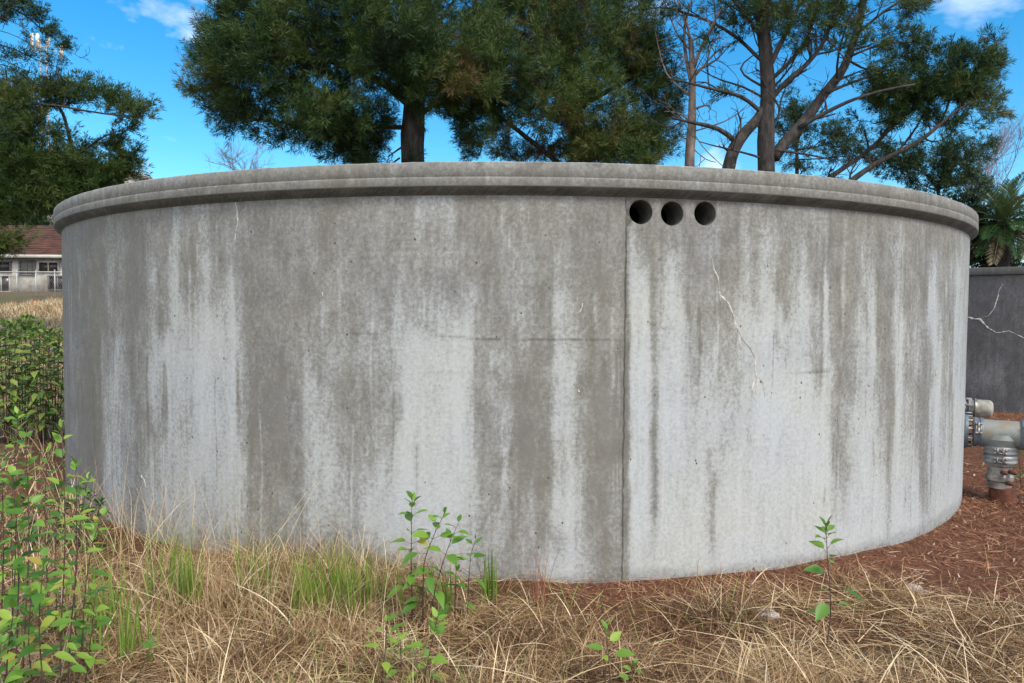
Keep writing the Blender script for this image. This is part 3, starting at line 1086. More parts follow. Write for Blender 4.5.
def blob_points(blobs, D, dens, hole=0.36, nscale=1.1, seed=0, drel=1.0):
    """clump centres filling picture-space ellipses; each becomes an ellipsoid at real depth"""
    out = []
    for b in blobs:
        cx, cy, rx, ry = b[:4]
        f = b[4] if len(b) > 4 else 1.0
        dd = b[5] if len(b) > 5 else 0.0
        n = int(dens * f * rx * ry * math.pi)
        q = unit(rng.normal(size=(n, 3))) * (rng.uniform(0.02, 1, (n, 1)) ** (1 / 2.4))
        rz = 0.5 * (rx + ry) * D / F * drel
        dep_ = D + dd + q[:, 2] * rz
        x = cx + q[:, 0] * rx
        y = cy + q[:, 1] * ry
        Pn = np.stack([at(a, c, e) for a, c, e in zip(x, y, dep_)])
        out.append(Pn)
    P = np.concatenate(out)
    nn = fbm(P * nscale, 100 + seed, 3)
    return P[nn > hole]


def join_twigs(mb, nodes, C, rmin=0.006, rmax=0.05, frac=1.0, droop=0.0):
    """connect every clump centre to the nearest wood, growing the tree outward"""
    NP = np.concatenate(nodes)
    pos, rad = NP[:, :3], NP[:, 3]
    d0 = np.array([np.min(np.linalg.norm(pos - c, axis=1)) for c in C])
    order = np.argsort(d0)
    for idx in order:
        c = C[idx]
        if rng.random() > frac:
            continue
        d = np.linalg.norm(pos - c, axis=1)
        k = int(d.argmin())
        if d[k] < 0.08:
            continue
        a, b = pos[k], c
        m = max(3, min(7, int(d[k] / 0.22) + 2))
        t_ = np.linspace(0, 1, m)[:, None]
        sag = np.array([0, 0, 1.0]) * (t_ * (1 - t_)) * d[k] * rng.uniform(-0.35, 0.15)
        side = rng.normal(size=3) * d[k] * 0.13 * t_ * (1 - t_)
        pts = a + (b - a) * t_ + sag + side * 3
        pts[1:-1] += rng.normal(size=(m - 2, 3)) * 0.03 * min(1, d[k])
        r0 = min(rmax, rad[k] * 0.7, 0.012 + d[k] * 0.02)
        r0 = max(r0, rmin)
        rs = np.linspace(r0, rmin * 0.8, m)
        mb.tube(pts, rs, 5, False)
        pos = np.concatenate([pos, pts[1:]])
        rad = np.concatenate([rad, rs[1:]])


def clumps_to_tufts(C, per, size, upbias=0.5, flat=0.7, seed=0):
    n = len(C)
    ns = 3
    cen = C.mean(0)
    out = unit((C - cen) * np.array([1, 1, 0.5]) + 0.6 * rng.normal(size=(n, 3)))
    sh = unit(out[:, None] * 0.8 + rng.normal(size=(n, ns, 3)) * 0.55 + np.array([0, 0, upbias * 0.7]))
    which = np.arange(per) % ns
    q = sh[:, which]
    tt = ((np.arange(per) // ns) + 0.6)[None, :, None] / (per / ns)
    P = C[:, None] + q * size * 1.35 * (tt - 0.25) + rng.normal(size=(n, per, 3)) * size * 0.07
    P[..., 2] += 0.25 * size * tt[..., 0] ** 2
    d = unit(q + np.array([0, 0, 0.35 * upbias]) + 0.15 * rng.normal(size=(n, per, 3)))
    return P.reshape(-1, 3), d.reshape(-1, 3)


def pine(label, D, limbs, blobs, dens, per, size, base_px, name='pine_tree', mat=None, K=10, Ln=0.17, W=0.007, tone=(0.35, 0.25), hole=0.36,
         frac=1.0, nscale=1.1, seed=0, bark=None, group=None, upbias=0.5, rmax=0.05, sides=9, drel=1.0, spread=0.75, brown=None, sprouts=0, tips=0.5, slen=0.9, tipy=999):
    b = at(base_px[0], base_px[1], D)
    gz0 = float(gz(b[0], b[1]))
    root = empty(name, (b[0], b[1], gz0 - 0.02), label, 'tree', group)
    mb = MB()
    nodes = []
    for i_, l in enumerate(limbs):
        pts, w0, w1 = l[0], l[1], l[2]
        dd = l[3] if len(l) > 3 else 0.0
        W_, rad_ = limb(mb, pts, D, w0, w1, dd, nodes=nodes, sides=sides)
        if i_ == 0 or (len(l) > 4 and l[4]):              # carry it down to the ground
            top = W_[0]
            gp_ = np.array([top[0], top[1], float(gz(top[0], top[1])) - 0.15])
            m = 8
            t_ = np.linspace(0, 1, m)[:, None]
            mb.tube(gp_ + (top - gp_) * t_, np.linspace(rad_[0] * 1.35, rad_[0], m), sides)
    P = blob_points(blobs, D, dens, hole, nscale, seed, drel)
    tipP = []
    if sprouts:
        base_nodes = [q for q in nodes]
        lens = np.array([len(q) for q in base_nodes], float)
        for _ in range(sprouts):
            q = base_nodes[int(rng.choice(len(lens), p=lens / lens.sum()))]
            k = int(rng.integers(2, len(q)))
            td = unit(q[min(k, len(q) - 1), :3] - q[k - 2, :3])
            dirn = unit(td * 0.7 + rng.normal(size=3) * 0.7 + np.array([0, 0, 0.15]))
            p_, r_ = q[k, :3], min(q[k, 3] * 0.6, 0.035)
            L0 = slen * rng.uniform(0.4, 1.6)

            def twig(p_, dirn, L0, r_, lev):
                pts = [p_]
                for _s in range(5):
                    dirn = unit(dirn + rng.normal(size=3) * 0.16 + np.array([0, 0, 0.05]))
                    pts.append(pts[-1] + dirn * L0 / 5)
                rs = np.linspace(r_, max(0.004, r_ * 0.4), 6)
                mb.tube(pts, rs, 4, False)
                if lev < 2:
                    for _b in range(2 if lev else 3):
                        kk = int(rng.integers(2, 6))
                        twig(pts[kk], unit(dirn + rng.normal(size=3) * 0.55), L0 * 0.55, max(0.005, rs[kk] * 0.7), lev + 1)
                if rng.random() < tips and proj(pts[-1])[1] < tipy:
                    tipP.append(pts[-1])
            twig(p_, dirn, L0, r_, 0)
    if tipP and len(P):
        P = np.concatenate([P, np.array(tipP)])
    if len(P):
        join_twigs(mb, nodes, P, 0.008, rmax, frac)
    mb.build('trunk', bark or M_bark, root, True)
    if len(P):
        T, d = clumps_to_tufts(P, per, size, upbias)
        tn = np.repeat(tone[0] + tone[1] * 2 * (fbm(P * 0.7, 200 + seed, 3) - 0.5) + rng.normal(size=len(P)) * 0.08, per)
        if brown:
            tn = tn + np.repeat(brown * sm(fbm(P * 1.3, 300 + seed, 2), 0.55, 0.7), per)
        needles(T, d, K, Ln, W, tn, spread, 'crown', mat or M_needle, root)
    return root


# big dense pine, left half of the dark mass
pine('huge dark pine with a thick trunk directly behind the middle left of the round tank', 18.5,
     [([(413, 172), (412, 140), (414, 100), (420, 40), (425, -60), (430, -160)], 30, 14),
      ([(414, 110), (380, 80), (330, 60), (270, 55), (225, 60)], 11, 3, -1.5), ([(414, 90), (370, 50), (310, 20), (240, 5)], 10, 3, 1.0),
      ([(413, 128), (370, 126), (310, 128), (250, 118), (205, 100)], 8, 2, -1.0), ([(413, 120), (440, 100), (480, 85)], 9, 3, -1),
      ([(416, 70), (440, 20), (470, -20)], 9, 3, 0.5), ([(400, 158), (385, 168), (378, 172)], 3, 2, 0)],
     [(300, 12, 92, 48, 1.0, 0), (252, 58, 48, 42, 1, -1), (335, 66, 92, 48, 1, 0.6), (300, 112, 84, 30, 1.1, -0.6), (232, 98, 32, 34, 0.8, 0),
      (400, 36, 74, 55, 1.1, -0.8), (430, 82, 44, 34, 1.2, -0.8), (350, 132, 42, 24, 1.1, 0.6), (226, 16, 28, 32, 0.7, 0), (215, 62, 22, 34, 0.5, 0), (262, 134, 30, 12, 0.5, 0),
      (320, -60, 130, 50, 0.5, 0), (410, -120, 90, 60, 0.4, 0), (480, 60, 34, 50, 1.0, -0.5), (352, 152, 26, 12, 1.6, 0)],
     0.026, 9, 0.36, (413, 172), tone=(0.34, 0.66), hole=0.365, frac=0.4, seed=1, K=15, Ln=0.20, W=0.0066, brown=0.30, upbias=0.7, nscale=1.5, sprouts=50, slen=0.5, spread=0.66)
pine('wide olive green pine with a leaning bough right of the huge dark pine', 20.0,
     [([(585, 175), (575, 120), (570, 60), (560, -20), (560, -150)], 24, 10),
      ([(566, 170), (540, 148), (512, 126), (486, 104), (470, 90)], 9, 4, -1.5), ([(575, 110), (610, 90), (650, 70), (672, 60)], 9, 3, 0),
      ([(572, 70), (540, 40), (500, 25), (470, 10)], 9, 3, -1), ([(570, 50), (610, 20), (640, 5)], 8, 3, 0.5), ([(580, 135), (620, 130), (660, 125)], 7, 2, -0.5)],
     [(520, 26, 70, 55, 1, 0), (598, 30, 58, 52, 1.1, 0), (560, 92, 66, 44, 1.1, -1), (612, 138, 50, 28, 1.1, -0.5), (484, 108, 38, 40, 1.1, -1), (474, 148, 14, 14, 0.9, 0), (520, 148, 26, 12, 0.6, 0),
      (652, 92, 26, 34, 1.0, 0), (646, 140, 30, 26, 0.9, 0), (630, 60, 34, 40, 1, 0), (652, 46, 18, 10, 0.6, 0), (540, -60, 120, 50, 0.5, 0), (560, -120, 90, 50, 0.4, 0), (668, 112, 16, 14, 0.7, 0), (575, 150, 30, 14, 1.3, 0), (615, 152, 55, 14, 1.3, -1), (515, 155, 34, 9, 0.8, 0)],
     0.028, 9, 0.36, (585, 175), tone=(0.46, 0.66), hole=0.34, frac=0.4, seed=2, K=15, Ln=0.20, W=0.0066, brown=0.38, upbias=0.7, nscale=1.5, sprouts=50, slen=0.5, spread=0.66)

# dead pale tree
dead = [([(690, 175), (691, 140), (692, 100), (693, 70), (690, 40)], 13, 6), ([(692, 84), (685, 60), (683, 30), (690, 5), (700, -30)], 6, 2, 0.6),
        ([(693, 78), (706, 64), (716, 50), (728, 40), (732, 44)], 4, 1.5, -0.5), ([(694, 70), (700, 50), (712, 26), (722, 5)], 6, 2, -0.8),
        ([(694, 74), (698, 66), (712, 67), (722, 54), (729, 44)], 4, 1.2, 0.4), ([(690, 44), (700, 36), (712, 34)], 3, 1, 0),
        ([(693, 110), (706, 104), (716, 106), (708, 112)], 4, 1.5, -0.3), ([(691, 96), (680, 86), (668, 80), (660, 60), (655, 30)], 3, 1, 0),
        ([(692, 132), (712, 126), (735, 118), (748, 104)], 2.5, 1, -0.5), ([(692, 128), (700, 146), (722, 166)], 2, 1, -0.4),
        ([(691, 120), (676, 112), (664, 112)], 3, 1, 0), ([(690, 50), (676, 36), (670, 14), (662, 0)], 3, 1, 0), ([(692, 64), (676, 52), (664, 48)], 2.5, 1, 0.3),
        ([(692, 146), (704, 160), (716, 162)], 2, 1, 0), ([(694, 60), (690, 30), (676, 0), (668, -40)], 4, 1.5, 0.5), ([(700, 50), (716, 36), (724, 40)], 2, 1, 0)]
pine('dead pale barked tree with bare broken branches left of the forked pine', 19.0, dead,
     [(680, 20, 34, 26, 0.5), (700, 60, 26, 30, 0.3), (700, 120, 24, 26, 0.3), (672, -20, 30, 20, 0.4)], 0.05, 1, 0.05, (690, 175), name='dead_tree',
     K=2, Ln=0.08, W=0.006, tone=(0.5, 0.2), hole=0.3, seed=3, bark=M_bark_pale, rmax=0.02, sprouts=30, tips=0.05, slen=0.55)

# open forked pine
open_l = [([(766, 178), (766, 150), (766, 120), (768, 95), (767, 60), (762, 20), (758, -40), (755, -120)], 21, 9),
          ([(728, 178), (730, 158), (736, 142), (746, 132), (758, 122), (764, 108)], 17, 11, 0, True),
          ([(736, 142), (728, 132), (712, 125), (694, 124), (672, 118)], 9, 3, -0.5),
          ([(774, 158), (786, 140), (800, 127), (814, 110), (826, 92), (838, 78), (850, 56), (856, 34), (862, 14), (868, -20), (880, -60)], 15, 5, 1.0),
          ([(766, 104), (784, 84), (806, 66), (822, 46), (834, 16), (842, -20)], 9, 3, -0.8),
          ([(767, 70), (778, 50), (790, 26), (800, 6), (806, -30)], 9, 3, 0.8), ([(768, 82), (792, 60), (812, 30), (820, 0)], 7, 2.5, 0.4),
          ([(764, 116), (752, 102), (738, 94), (716, 90), (690, 84), (668, 78)], 7, 2, -0.6), ([(764, 98), (750, 88), (722, 82), (700, 70)], 4, 1.5, 0.5),
          ([(762, 86), (746, 78), (734, 70), (744, 60), (760, 50)], 4, 1.5, 0), ([(762, 60), (740, 40), (716, 24), (690, 14), (660, 6), (640, 10)], 6, 2, 0.5),
          ([(762, 40), (748, 16), (730, 0), (716, -20)], 6, 2, -0.5), ([(800, 127), (830, 110), (862, 96), (890, 88), (915, 84)], 7, 2.5, -0.5),
          ([(826, 92), (850, 84), (880, 72), (905, 66)], 5, 2, 0.5), ([(850, 56), (874, 46), (896, 40), (912, 42)], 4, 1.5, 0),
          ([(766, 130), (784, 116), (780, 102), (768, 92)], 3.5, 2, -0.3), ([(766, 150), (784, 150), (806, 154), (826, 158)], 5, 2, -0.5),
          ([(764, 160), (748, 152), (722, 148), (700, 142)], 4, 1.5, -0.6), ([(838, 78), (836, 60), (842, 40), (850, 14)], 4, 1.5, -0.4),
          ([(812, 60), (806, 40), (812, 16), (824, -10)], 4, 1.5, 0.3), ([(856, 34), (880, 14), (900, 0), (930, -14)], 5, 2, 0)]
pine('tall open pine with forked grey trunk and many bare curving limbs against the sky', 18.5, open_l,
     [(790, 6, 62, 20, 0.9), (850, 16, 50, 22, 1.1), (900, 6, 42, 16, 1.1), (740, 8, 44, 16, 0.7), (680, 10, 36, 12, 0.55), (884, 34, 30, 16, 0.7),
      (820, 44, 44, 16, 0.35), (760, 34, 30, 14, 0.5), (652, 20, 20, 12, 0.5), (728, 96, 14, 5, 1.2), (875, 62, 22, 10, 0.7), (800, -60, 130, 44, 0.35), (720, 44, 26, 14, 0.3),
      (915, 36, 14, 12, 0.8), (856, 78, 20, 8, 0.25)],
     0.027, 6, 0.22, (766, 178), tone=(0.36, 0.44), hole=0.43, seed=4, K=12, Ln=0.17, W=0.0072, spread=0.6, brown=0.35, rmax=0.022, sprouts=100, tips=0.35, slen=0.8, tipy=52)
# leaning pine on the right
pine('leaning pine with two slanting limbs and a dense flat crown at the right', 19.5,
     [([(800, 205), (828, 178), (846, 166), (866, 154), (888, 130), (904, 114), (920, 104), (934, 92)], 9, 3.5, 0.5),
      ([(812, 215), (853, 180), (874, 164), (898, 152), (918, 142), (936, 128), (956, 110), (978, 100)], 11, 3, -0.5, True),
      ([(904, 114), (890, 118), (874, 124)], 3, 1.5, 0), ([(920, 104), (910, 84), (900, 70)], 3, 1.5, 0.4), ([(936, 128), (950, 108), (952, 84), (960, 64)], 4, 2, 0),
      ([(898, 152), (916, 128), (926, 108)], 4, 2, 0.3), ([(866, 154), (876, 140), (892, 128)], 3, 1.5, -0.3)],
     [(960, 70, 40, 24, 1.2), (905, 82, 42, 18, 1.2, -0.5), (900, 100, 34, 14, 1.1), (985, 62, 20, 16, 1.1), (940, 92, 40, 16, 1.2), (978, 96, 28, 16, 0.8), (990, 110, 18, 12, 0.5),
      (930, 54, 20, 10, 0.9), (954, 124, 14, 7, 0.9), (880, 88, 18, 14, 0.8), (985, 128, 10, 8, 0.4)],
     0.052, 6, 0.23, (812, 205), tone=(0.38, 0.42), hole=0.42, seed=5, K=12, Ln=0.18, W=0.0078, spread=0.6, brown=0.15, rmax=0.022, nscale=1.9, sprouts=40, tips=0.5, slen=0.5, tipy=125)
# lower trees on the right behind
pine('low loose pine below the flat crown at the right, half hidden by the rim', 24.0,
     [([(936, 215), (938, 190), (944, 174), (952, 158)], 6, 2.5), ([(940, 184), (924, 172), (902, 160), (890, 158)], 3, 1.2), ([(942, 178), (956, 164), (972, 156)], 3, 1),
      ([(938, 192), (920, 184), (900, 172)], 2.5, 1, -0.4), ([(938, 190), (958, 182), (974, 172)], 2.5, 1, 0.5)],
     [(930, 164, 34, 14, 1), (955, 160, 22, 16, 1.2), (905, 160, 24, 10, 0.8), (900, 168, 22, 6, 0.5), (960, 182, 14, 12, 0.9), (930, 182, 24, 8, 0.5)],
     0.034, 6, 0.28, (936, 215), tone=(0.38, 0.25), hole=0.43, seed=6, mat=M_needle_b, K=12, Ln=0.16, W=0.0085, brown=0.2, sprouts=50, rmax=0.022, slen=0.5)
pine('small dark pine seen under the open limbs right of the forked trunk', 26.0,
     [([(797, 200), (797, 160), (796, 130), (793, 104)], 7, 2), ([(797, 150), (820, 146), (846, 138)], 2.5, 1), ([(797, 140), (780, 134)], 2, 1), ([(797, 160), (822, 158), (850, 156)], 2.5, 1)],
     [(792, 114, 10, 10, 1.1), (812, 130, 28, 10, 0.8), (806, 146, 30, 10, 0.6), (838, 128, 14, 8, 0.6), (846, 146, 16, 9, 0.6), (870, 136, 20, 10, 0.4), (845, 158, 34, 7, 0.6), (790, 164, 24, 7, 0.6), (886, 150, 14, 8, 0.7)],
     0.050, 5, 0.30, (797, 200), tone=(0.35, 0.25), hole=0.36, seed=7, mat=M_needle_b, K=12, Ln=0.17, W=0.0085, sprouts=40, rmax=0.022, slen=0.5)
# left side
pine('spreading dark conifer with a long level bough behind the left edge of the tank', 21.0,
     [([(72, 240), (73, 210), (72, 180), (74, 160), (70, 140), (66, 118), (58, 104)], 9, 4), ([(-60, 96), (-20, 101), (20, 102), (60, 105), (90, 112), (116, 116), (140, 116)], 6, 1.5, -1.0),
      ([(72, 172), (52, 160), (30, 158), (0, 162)], 4, 1.5, 0.5), ([(74, 160), (88, 144), (104, 136), (120, 130)], 3.5, 1.2, -0.5), ([(73, 176), (92, 168), (120, 166)], 3, 1, 0),
      ([(72, 150), (56, 136), (38, 126)], 3, 1, 0), ([(72, 196), (40, 190), (0, 190)], 4, 2, 0), ([(-70, 210), (-30, 206), (20, 204), (60, 196)], 4, 2, 0), ([(-70, 250), (-65, 150), (-60, 90), (-50, -20)], 20, 10, 0, True)],
     [(80, 95, 34, 12, 1.2), (112, 104, 30, 9, 1.1), (140, 114, 14, 5, 0.9), (40, 98, 40, 14, 1.0), (8, 100, 26, 18, 1), (20, 128, 34, 18, 0.9), (20, 160, 44, 20, 1.0), (100, 140, 24, 8, 0.7),
      (118, 152, 20, 10, 0.9), (112, 170, 28, 14, 1.2), (80, 186, 40, 16, 1.2), (30, 190, 44, 24, 1.7), (0, 208, 44, 22, 1.6), (55, 202, 34, 12, 1.5), (95, 182, 30, 14, 1.4), (60, 160, 40, 16, 0.9), (0, 246, 26, 9, 2.2, -4), (-60, 150, 50, 70, 0.6), (-50, 20, 50, 60, 0.3), (128, 130, 12, 5, 0.5), (6, 140, 30, 60, 0.8)],
     0.040, 8, 0.30, (72, 240), tone=(0.40, 0.36), hole=0.35, seed=8, K=12, Ln=0.18, W=0.0082, spread=0.6, brown=0.15, sprouts=45, rmax=0.025, nscale=1.5, slen=0.35, tips=0.3)
pine('thin conifer bough arching in from the top left corner before the mast', 17.0,
     [([(-90, 150), (-80, 60), (-60, 10), (-30, -20)], 14, 6), ([(-60, 10), (-20, 0), (20, 10), (44, 30), (60, 44), (72, 50)], 4, 1, 0.3), ([(-70, 50), (-20, 40), (10, 46), (34, 60), (56, 66)], 3, 1, 0),
      ([(-75, 70), (-20, 66), (10, 64), (24, 74), (34, 86)], 2.5, 1, 0.4), ([(-70, 50), (-20, 26), (10, 32), (36, 48)], 2, 0.8, -0.3), ([(-75, 70), (-20, 76), (4, 78), (16, 84)], 2, 1, 0),
      ([(-70, 40), (-20, 12), (14, 20), (30, 34)], 2, .8, -0.3), ([(-75, 60), (-24, 52), (6, 60), (26, 72), (40, 76)], 2, .7, 0.3)],
     [(8, 4, 24, 8, 1.3), (34, 16, 14, 6, 1.3), (48, 32, 11, 7, 1.4), (62, 45, 12, 5, 1.4), (12, 54, 14, 7, 0.7), (52, 62, 13, 4, 0.9), (4, 18, 14, 8, 0.8), (34, 56, 14, 5, 0.6), (-50, 20, 44, 40, 0.4), (22, 70, 20, 10, 0.2)],
     0.075, 5, 0.16, (-90, 180), tone=(0.35, 0.3), hole=0.32, seed=9, mat=M_needle_b, K=12, Ln=0.10, W=0.0055, rmax=0.012, sprouts=70, tips=0.1, slen=0.4)


# bare wispy trees
def bare(label, D, px, py, spread, h, nb, seed):
    r_ = random.Random(seed)
    b = at(px, py, D)
    root = empty('bare_tree', (b[0], b[1], float(gz(b[0], b[1])) - 0.05), label, 'tree', 'bare winter trees')
    mb = MB()
    top = np.array([b[0], b[1], b[2]])
    g0 = np.array([b[0], b[1], float(gz(b[0], b[1])) - 0.1])
    mb.tube([g0, (g0 + top) / 2, top], [0.10, 0.08, 0.05], 7)

    def grow(p, d, ln, r, lev):
        m = 5
        pts = [p]
        for _ in range(m):
            d = unit(d + np.array([r_.gauss(0, .12), r_.gauss(0, .12), r_.gauss(0.04, .08)]))
            pts.append(pts[-1] + d * ln / m)
        mb.tube(pts, np.linspace(r, r * 0.5, m + 1), 4 if lev else 6, False)
        if lev == 4:
            return
        for q in range(nb if lev else nb + 4):
            k = r_.randint(1, m)
            nd = unit(d + np.array([r_.gauss(0, spread), r_.gauss(0, spread), r_.gauss(0.15, spread * 0.6)]))
            grow(pts[k], nd, ln * r_.uniform(0.5, 0.75), r * 0.52, lev + 1)
    grow(top, np.array([0, 0, 1.0]), h, 0.045, 0)
    mb.build('branches', M_twig, root)


bare('bare pinkish twiggy tree low over the rim at the left', 40, 262, 215, 0.75, 2.2, 5, 5)
bare('bare pinkish twiggy tree rising beside the palm at far right', 30, 985, 240, 0.6, 3.2, 5, 8)


# palm
def palm():
    D = 27.0
    b = at(1004, 222, D)
    g0 = float(gz(b[0], b[1]))
    root = empty('palm_tree', (b[0], b[1], g0), 'date palm with stiff green fronds behind the dark tank', 'tree')
    mb = MB()
    hh = b[2]
    zz = np.linspace(g0 - 0.1, hh, 30)
    rr_ = 0.24 + 0.10 * sm(zz, hh - 1.3, hh - 0.4) + 0.03 * np.sin(zz * 22)
    mb.tube(np.c_[np.full(30, b[0]), np.full(30, b[1]), zz], rr_, 14)
    mb.build('trunk', M_bark, root, True)
    q = 0
    for k in range(58):
        a = k * 2.39996
        el = math.radians(80 - 118 * (k / 58) ** 0.9 + random.uniform(-5, 5))
        ln = random.uniform(1.5, 1.95)
        d = np.array([math.cos(a) * math.cos(el), math.sin(a) * math.cos(el), math.sin(el)])
        pts = [np.array([b[0], b[1], hh - 0.15 * (k / 58)]) + d * 0.12]
        for s in range(12):
            d = unit(d + np.array([0, 0, -0.055 - 0.03 * math.cos(el)]))
            pts.append(pts[-1] + d * ln / 12)
        pts = np.array(pts)
        mf = MB()
        old = k > 50
        tn = 0.9 if old else np.clip(0.62 - 0.5 * k / 58 + random.uniform(-.1, .15), 0, 1)
        mf.tube(pts, np.linspace(0.025, 0.006, 13), 5, False, tn + 0.1)
        side0 = unit(np.cross(d, np.array([0, 0, 1.0])))
        for s in np.linspace(0.1, 1, 40):
            f = s * 12
            i0 = min(int(f), 11)
            p = pts[i0] + (pts[i0 + 1] - pts[i0]) * (f - i0)
            tdir = unit(pts[i0 + 1] - pts[i0])
            up = unit(np.cross(side0, tdir))
            L_ = 0.42 * math.sin(math.pi * min(0.98, 0.15 + s * 0.75)) + 0.06
            for sg in (-1, 1):
                dd = unit(side0 * sg * 0.8 + tdir * 0.75 + up * 0.35 + np.random.default_rng(q).normal(size=3) * 0.06)
                q += 1
                w = unit(np.cross(dd, up)) * 0.016
                mid = p + dd * L_ * 0.45
                mf.add([p, mid - w, p + dd * L_ - np.array([0, 0, 0.03]), mid + w], [[0, 1, 2, 3]], tn)
        mf.build('frond', M_palm, root)


palm()
pine('dark dense hedge tree crowding beside the palm behind the tanks', 28.0, [([(955, 300), (958, 260), (962, 225)], 8, 4)],
     [(964, 212, 26, 18, 1.2), (984, 236, 22, 26, 1.0), (950, 235, 30, 26, 1.0), (975, 262, 34, 18, 0.9), (1040, 225, 22, 30, 0.8, 3), (1010, 262, 40, 14, 0.8, 2)],
     0.036, 9, 0.38, (955, 300), name='evergreen_tree', tone=(0.16, 0.22), hole=0.25, seed=11, K=9, Ln=0.16, W=0.02, mat=M_needle_b)

pine('pale olive tree poking up behind the rusty roof of the old house', 62.0, [([(20, 262), (22, 240), (24, 222)], 5, 3)],
     [(14, 222, 24, 9, 1.6), (-20, 220, 24, 14, 1.2), (40, 226, 10, 6, 0.9), (0, 232, 40, 6, 1.2)],
     0.05, 8, 0.8, (20, 262), name='evergreen_tree', tone=(0.45, 0.3), hole=0.25, seed=13, K=9, Ln=0.45, W=0.04)

# ------------------------------------------------------------------ far left: house, fence, mast, building
M_roof = mat_noise('rusty_roof', [(0.035, 0.017, 0.013), (0.085, 0.035, 0.025), (0.12, 0.055, 0.038)], 1.3, 0.9, 20, 0.5, 0.02, (1, 3, 3))
M_white = mat_noise('peeling_white_paint', [(0.22, 0.205, 0.18), (0.46, 0.44, 0.40), (0.60, 0.58, 0.54)], 1.6, 0.8)
M_fascia = mat_noise('grey_white_fascia', [(0.35, 0.34, 0.32), (0.6, 0.58, 0.55)], 1.0, 0.8)
M_glassd = mat_noise('dark_window', [(0.015, 0.015, 0.018), (0.05, 0.045, 0.045)], 2, 0.25)
M_board = mat_noise('grey_board', [(0.10, 0.10, 0.10), (0.2, 0.19, 0.18)], 2, 0.8)
M_steel = mat_noise('fence_steel', [(0.35, 0.36, 0.37), (0.5, 0.5, 0.5)], 8, 0.5, metal=0.4)


def house():
    D = 50.0
    A = at(-160, 292, D)
    B = at(150, 296, D)
    zb = float(gz(-32, D))
    ze = float(at(30, 257, D)[2])
    zr_ = float(at(30, 228, D + 5)[2])
    x0, x1 = A[0], B[0]
    y0 = A[1]
    root = empty('old_house', ((x0 + x1) / 2, y0, zb), 'run down white house with rusty red roof beyond the fence', 'house')
    xx = lambda px: at(px, 280, D)[0]
    zz = lambda py: at(30, py, D)[2]
    mb = MB()
    mb.box(((x0 + x1) / 2, y0 + 4.5, (zb - 0.4 + ze) / 2), (x1 - x0, 9, ze - zb + 0.4))
    mb.build('wall', M_white, root)
    mb = MB()
    e = 0.5
    V = [(x0 - e, y0 - e, ze), (x1 + e, y0 - e, ze), (x1 + e, y0 + 4.5, zr_), (x0 - e, y0 + 4.5, zr_), (x0 - e, y0 + 9 + e, ze), (x1 + e, y0 + 9 + e, ze),
         (x0 - e, y0 - e, ze + 0.12), (x1 + e, y0 - e, ze + 0.12), (x1 + e, y0 + 4.5, zr_ + 0.12), (x0 - e, y0 + 4.5, zr_ + 0.12), (x0 - e, y0 + 9 + e, ze + 0.12), (x1 + e, y0 + 9 + e, ze + 0.12)]
    mb.add(V, [[6, 7, 8, 9], [9, 8, 11, 10], [0, 3, 2, 1], [3, 4, 5, 2], [0, 1, 7, 6], [4, 10, 11, 5], [0, 6, 9, 3], [3, 9, 10, 4], [1, 2, 8, 7], [2, 5, 11, 8]])
    # roof tile courses
    for k in range(16):
        f = k / 16
        mb.box(((x0 + x1) / 2, y0 - e + (4.5 + e) * f, ze + 0.13 + (zr_ - ze) * f), (x1 - x0 + 1, 0.06, 0.05))
    mb.build('roof', M_roof, root)
    mb = MB()
    mb.box(((x0 + x1) / 2, y0 - e - 0.06, ze + 0.0), (x1 - x0 + 1, 0.08, 0.22))
    mb.build('fascia', M_fascia, root)

    def opening(a, b, c, d, mat, frame=True):
        cx, cz = (xx(a) + xx(b)) / 2, (zz(c) + zz(d)) / 2
        w, h = xx(b) - xx(a), zz(c) - zz(d)
        mb = MB()
        f = 0.08
        for (dx, dz, sx, sz) in ((0, h / 2, w + 2 * f, f), (0, -h / 2, w + 2 * f, f), (-w / 2, 0, f, h - f), (w / 2, 0, f, h - f), (0, 0, f * 0.7, h - f)):
            mb.box((cx + dx, y0 - 0.05, cz + dz), (sx, 0.12, sz))
        fr = mb.build('window', M_white if frame else M_board, root)
        mb = MB()
        mb.box((cx, y0 - 0.02, cz), (w, 0.05, h))
        mb.build('pane', mat, fr)
    opening(-6, 11, 276, 292, M_glassd)
    opening(21, 36, 261, 275, M_board, False)
    opening(40, 60, 262, 272, M_glassd)
    opening(50, 68, 276, 290, M_glassd, False)
    opening(-10, 12, 262, 272, M_glassd, False)
    opening(-60, -30, 262, 280, M_glassd)
    opening(90, 115, 262, 280, M_glassd)


house()


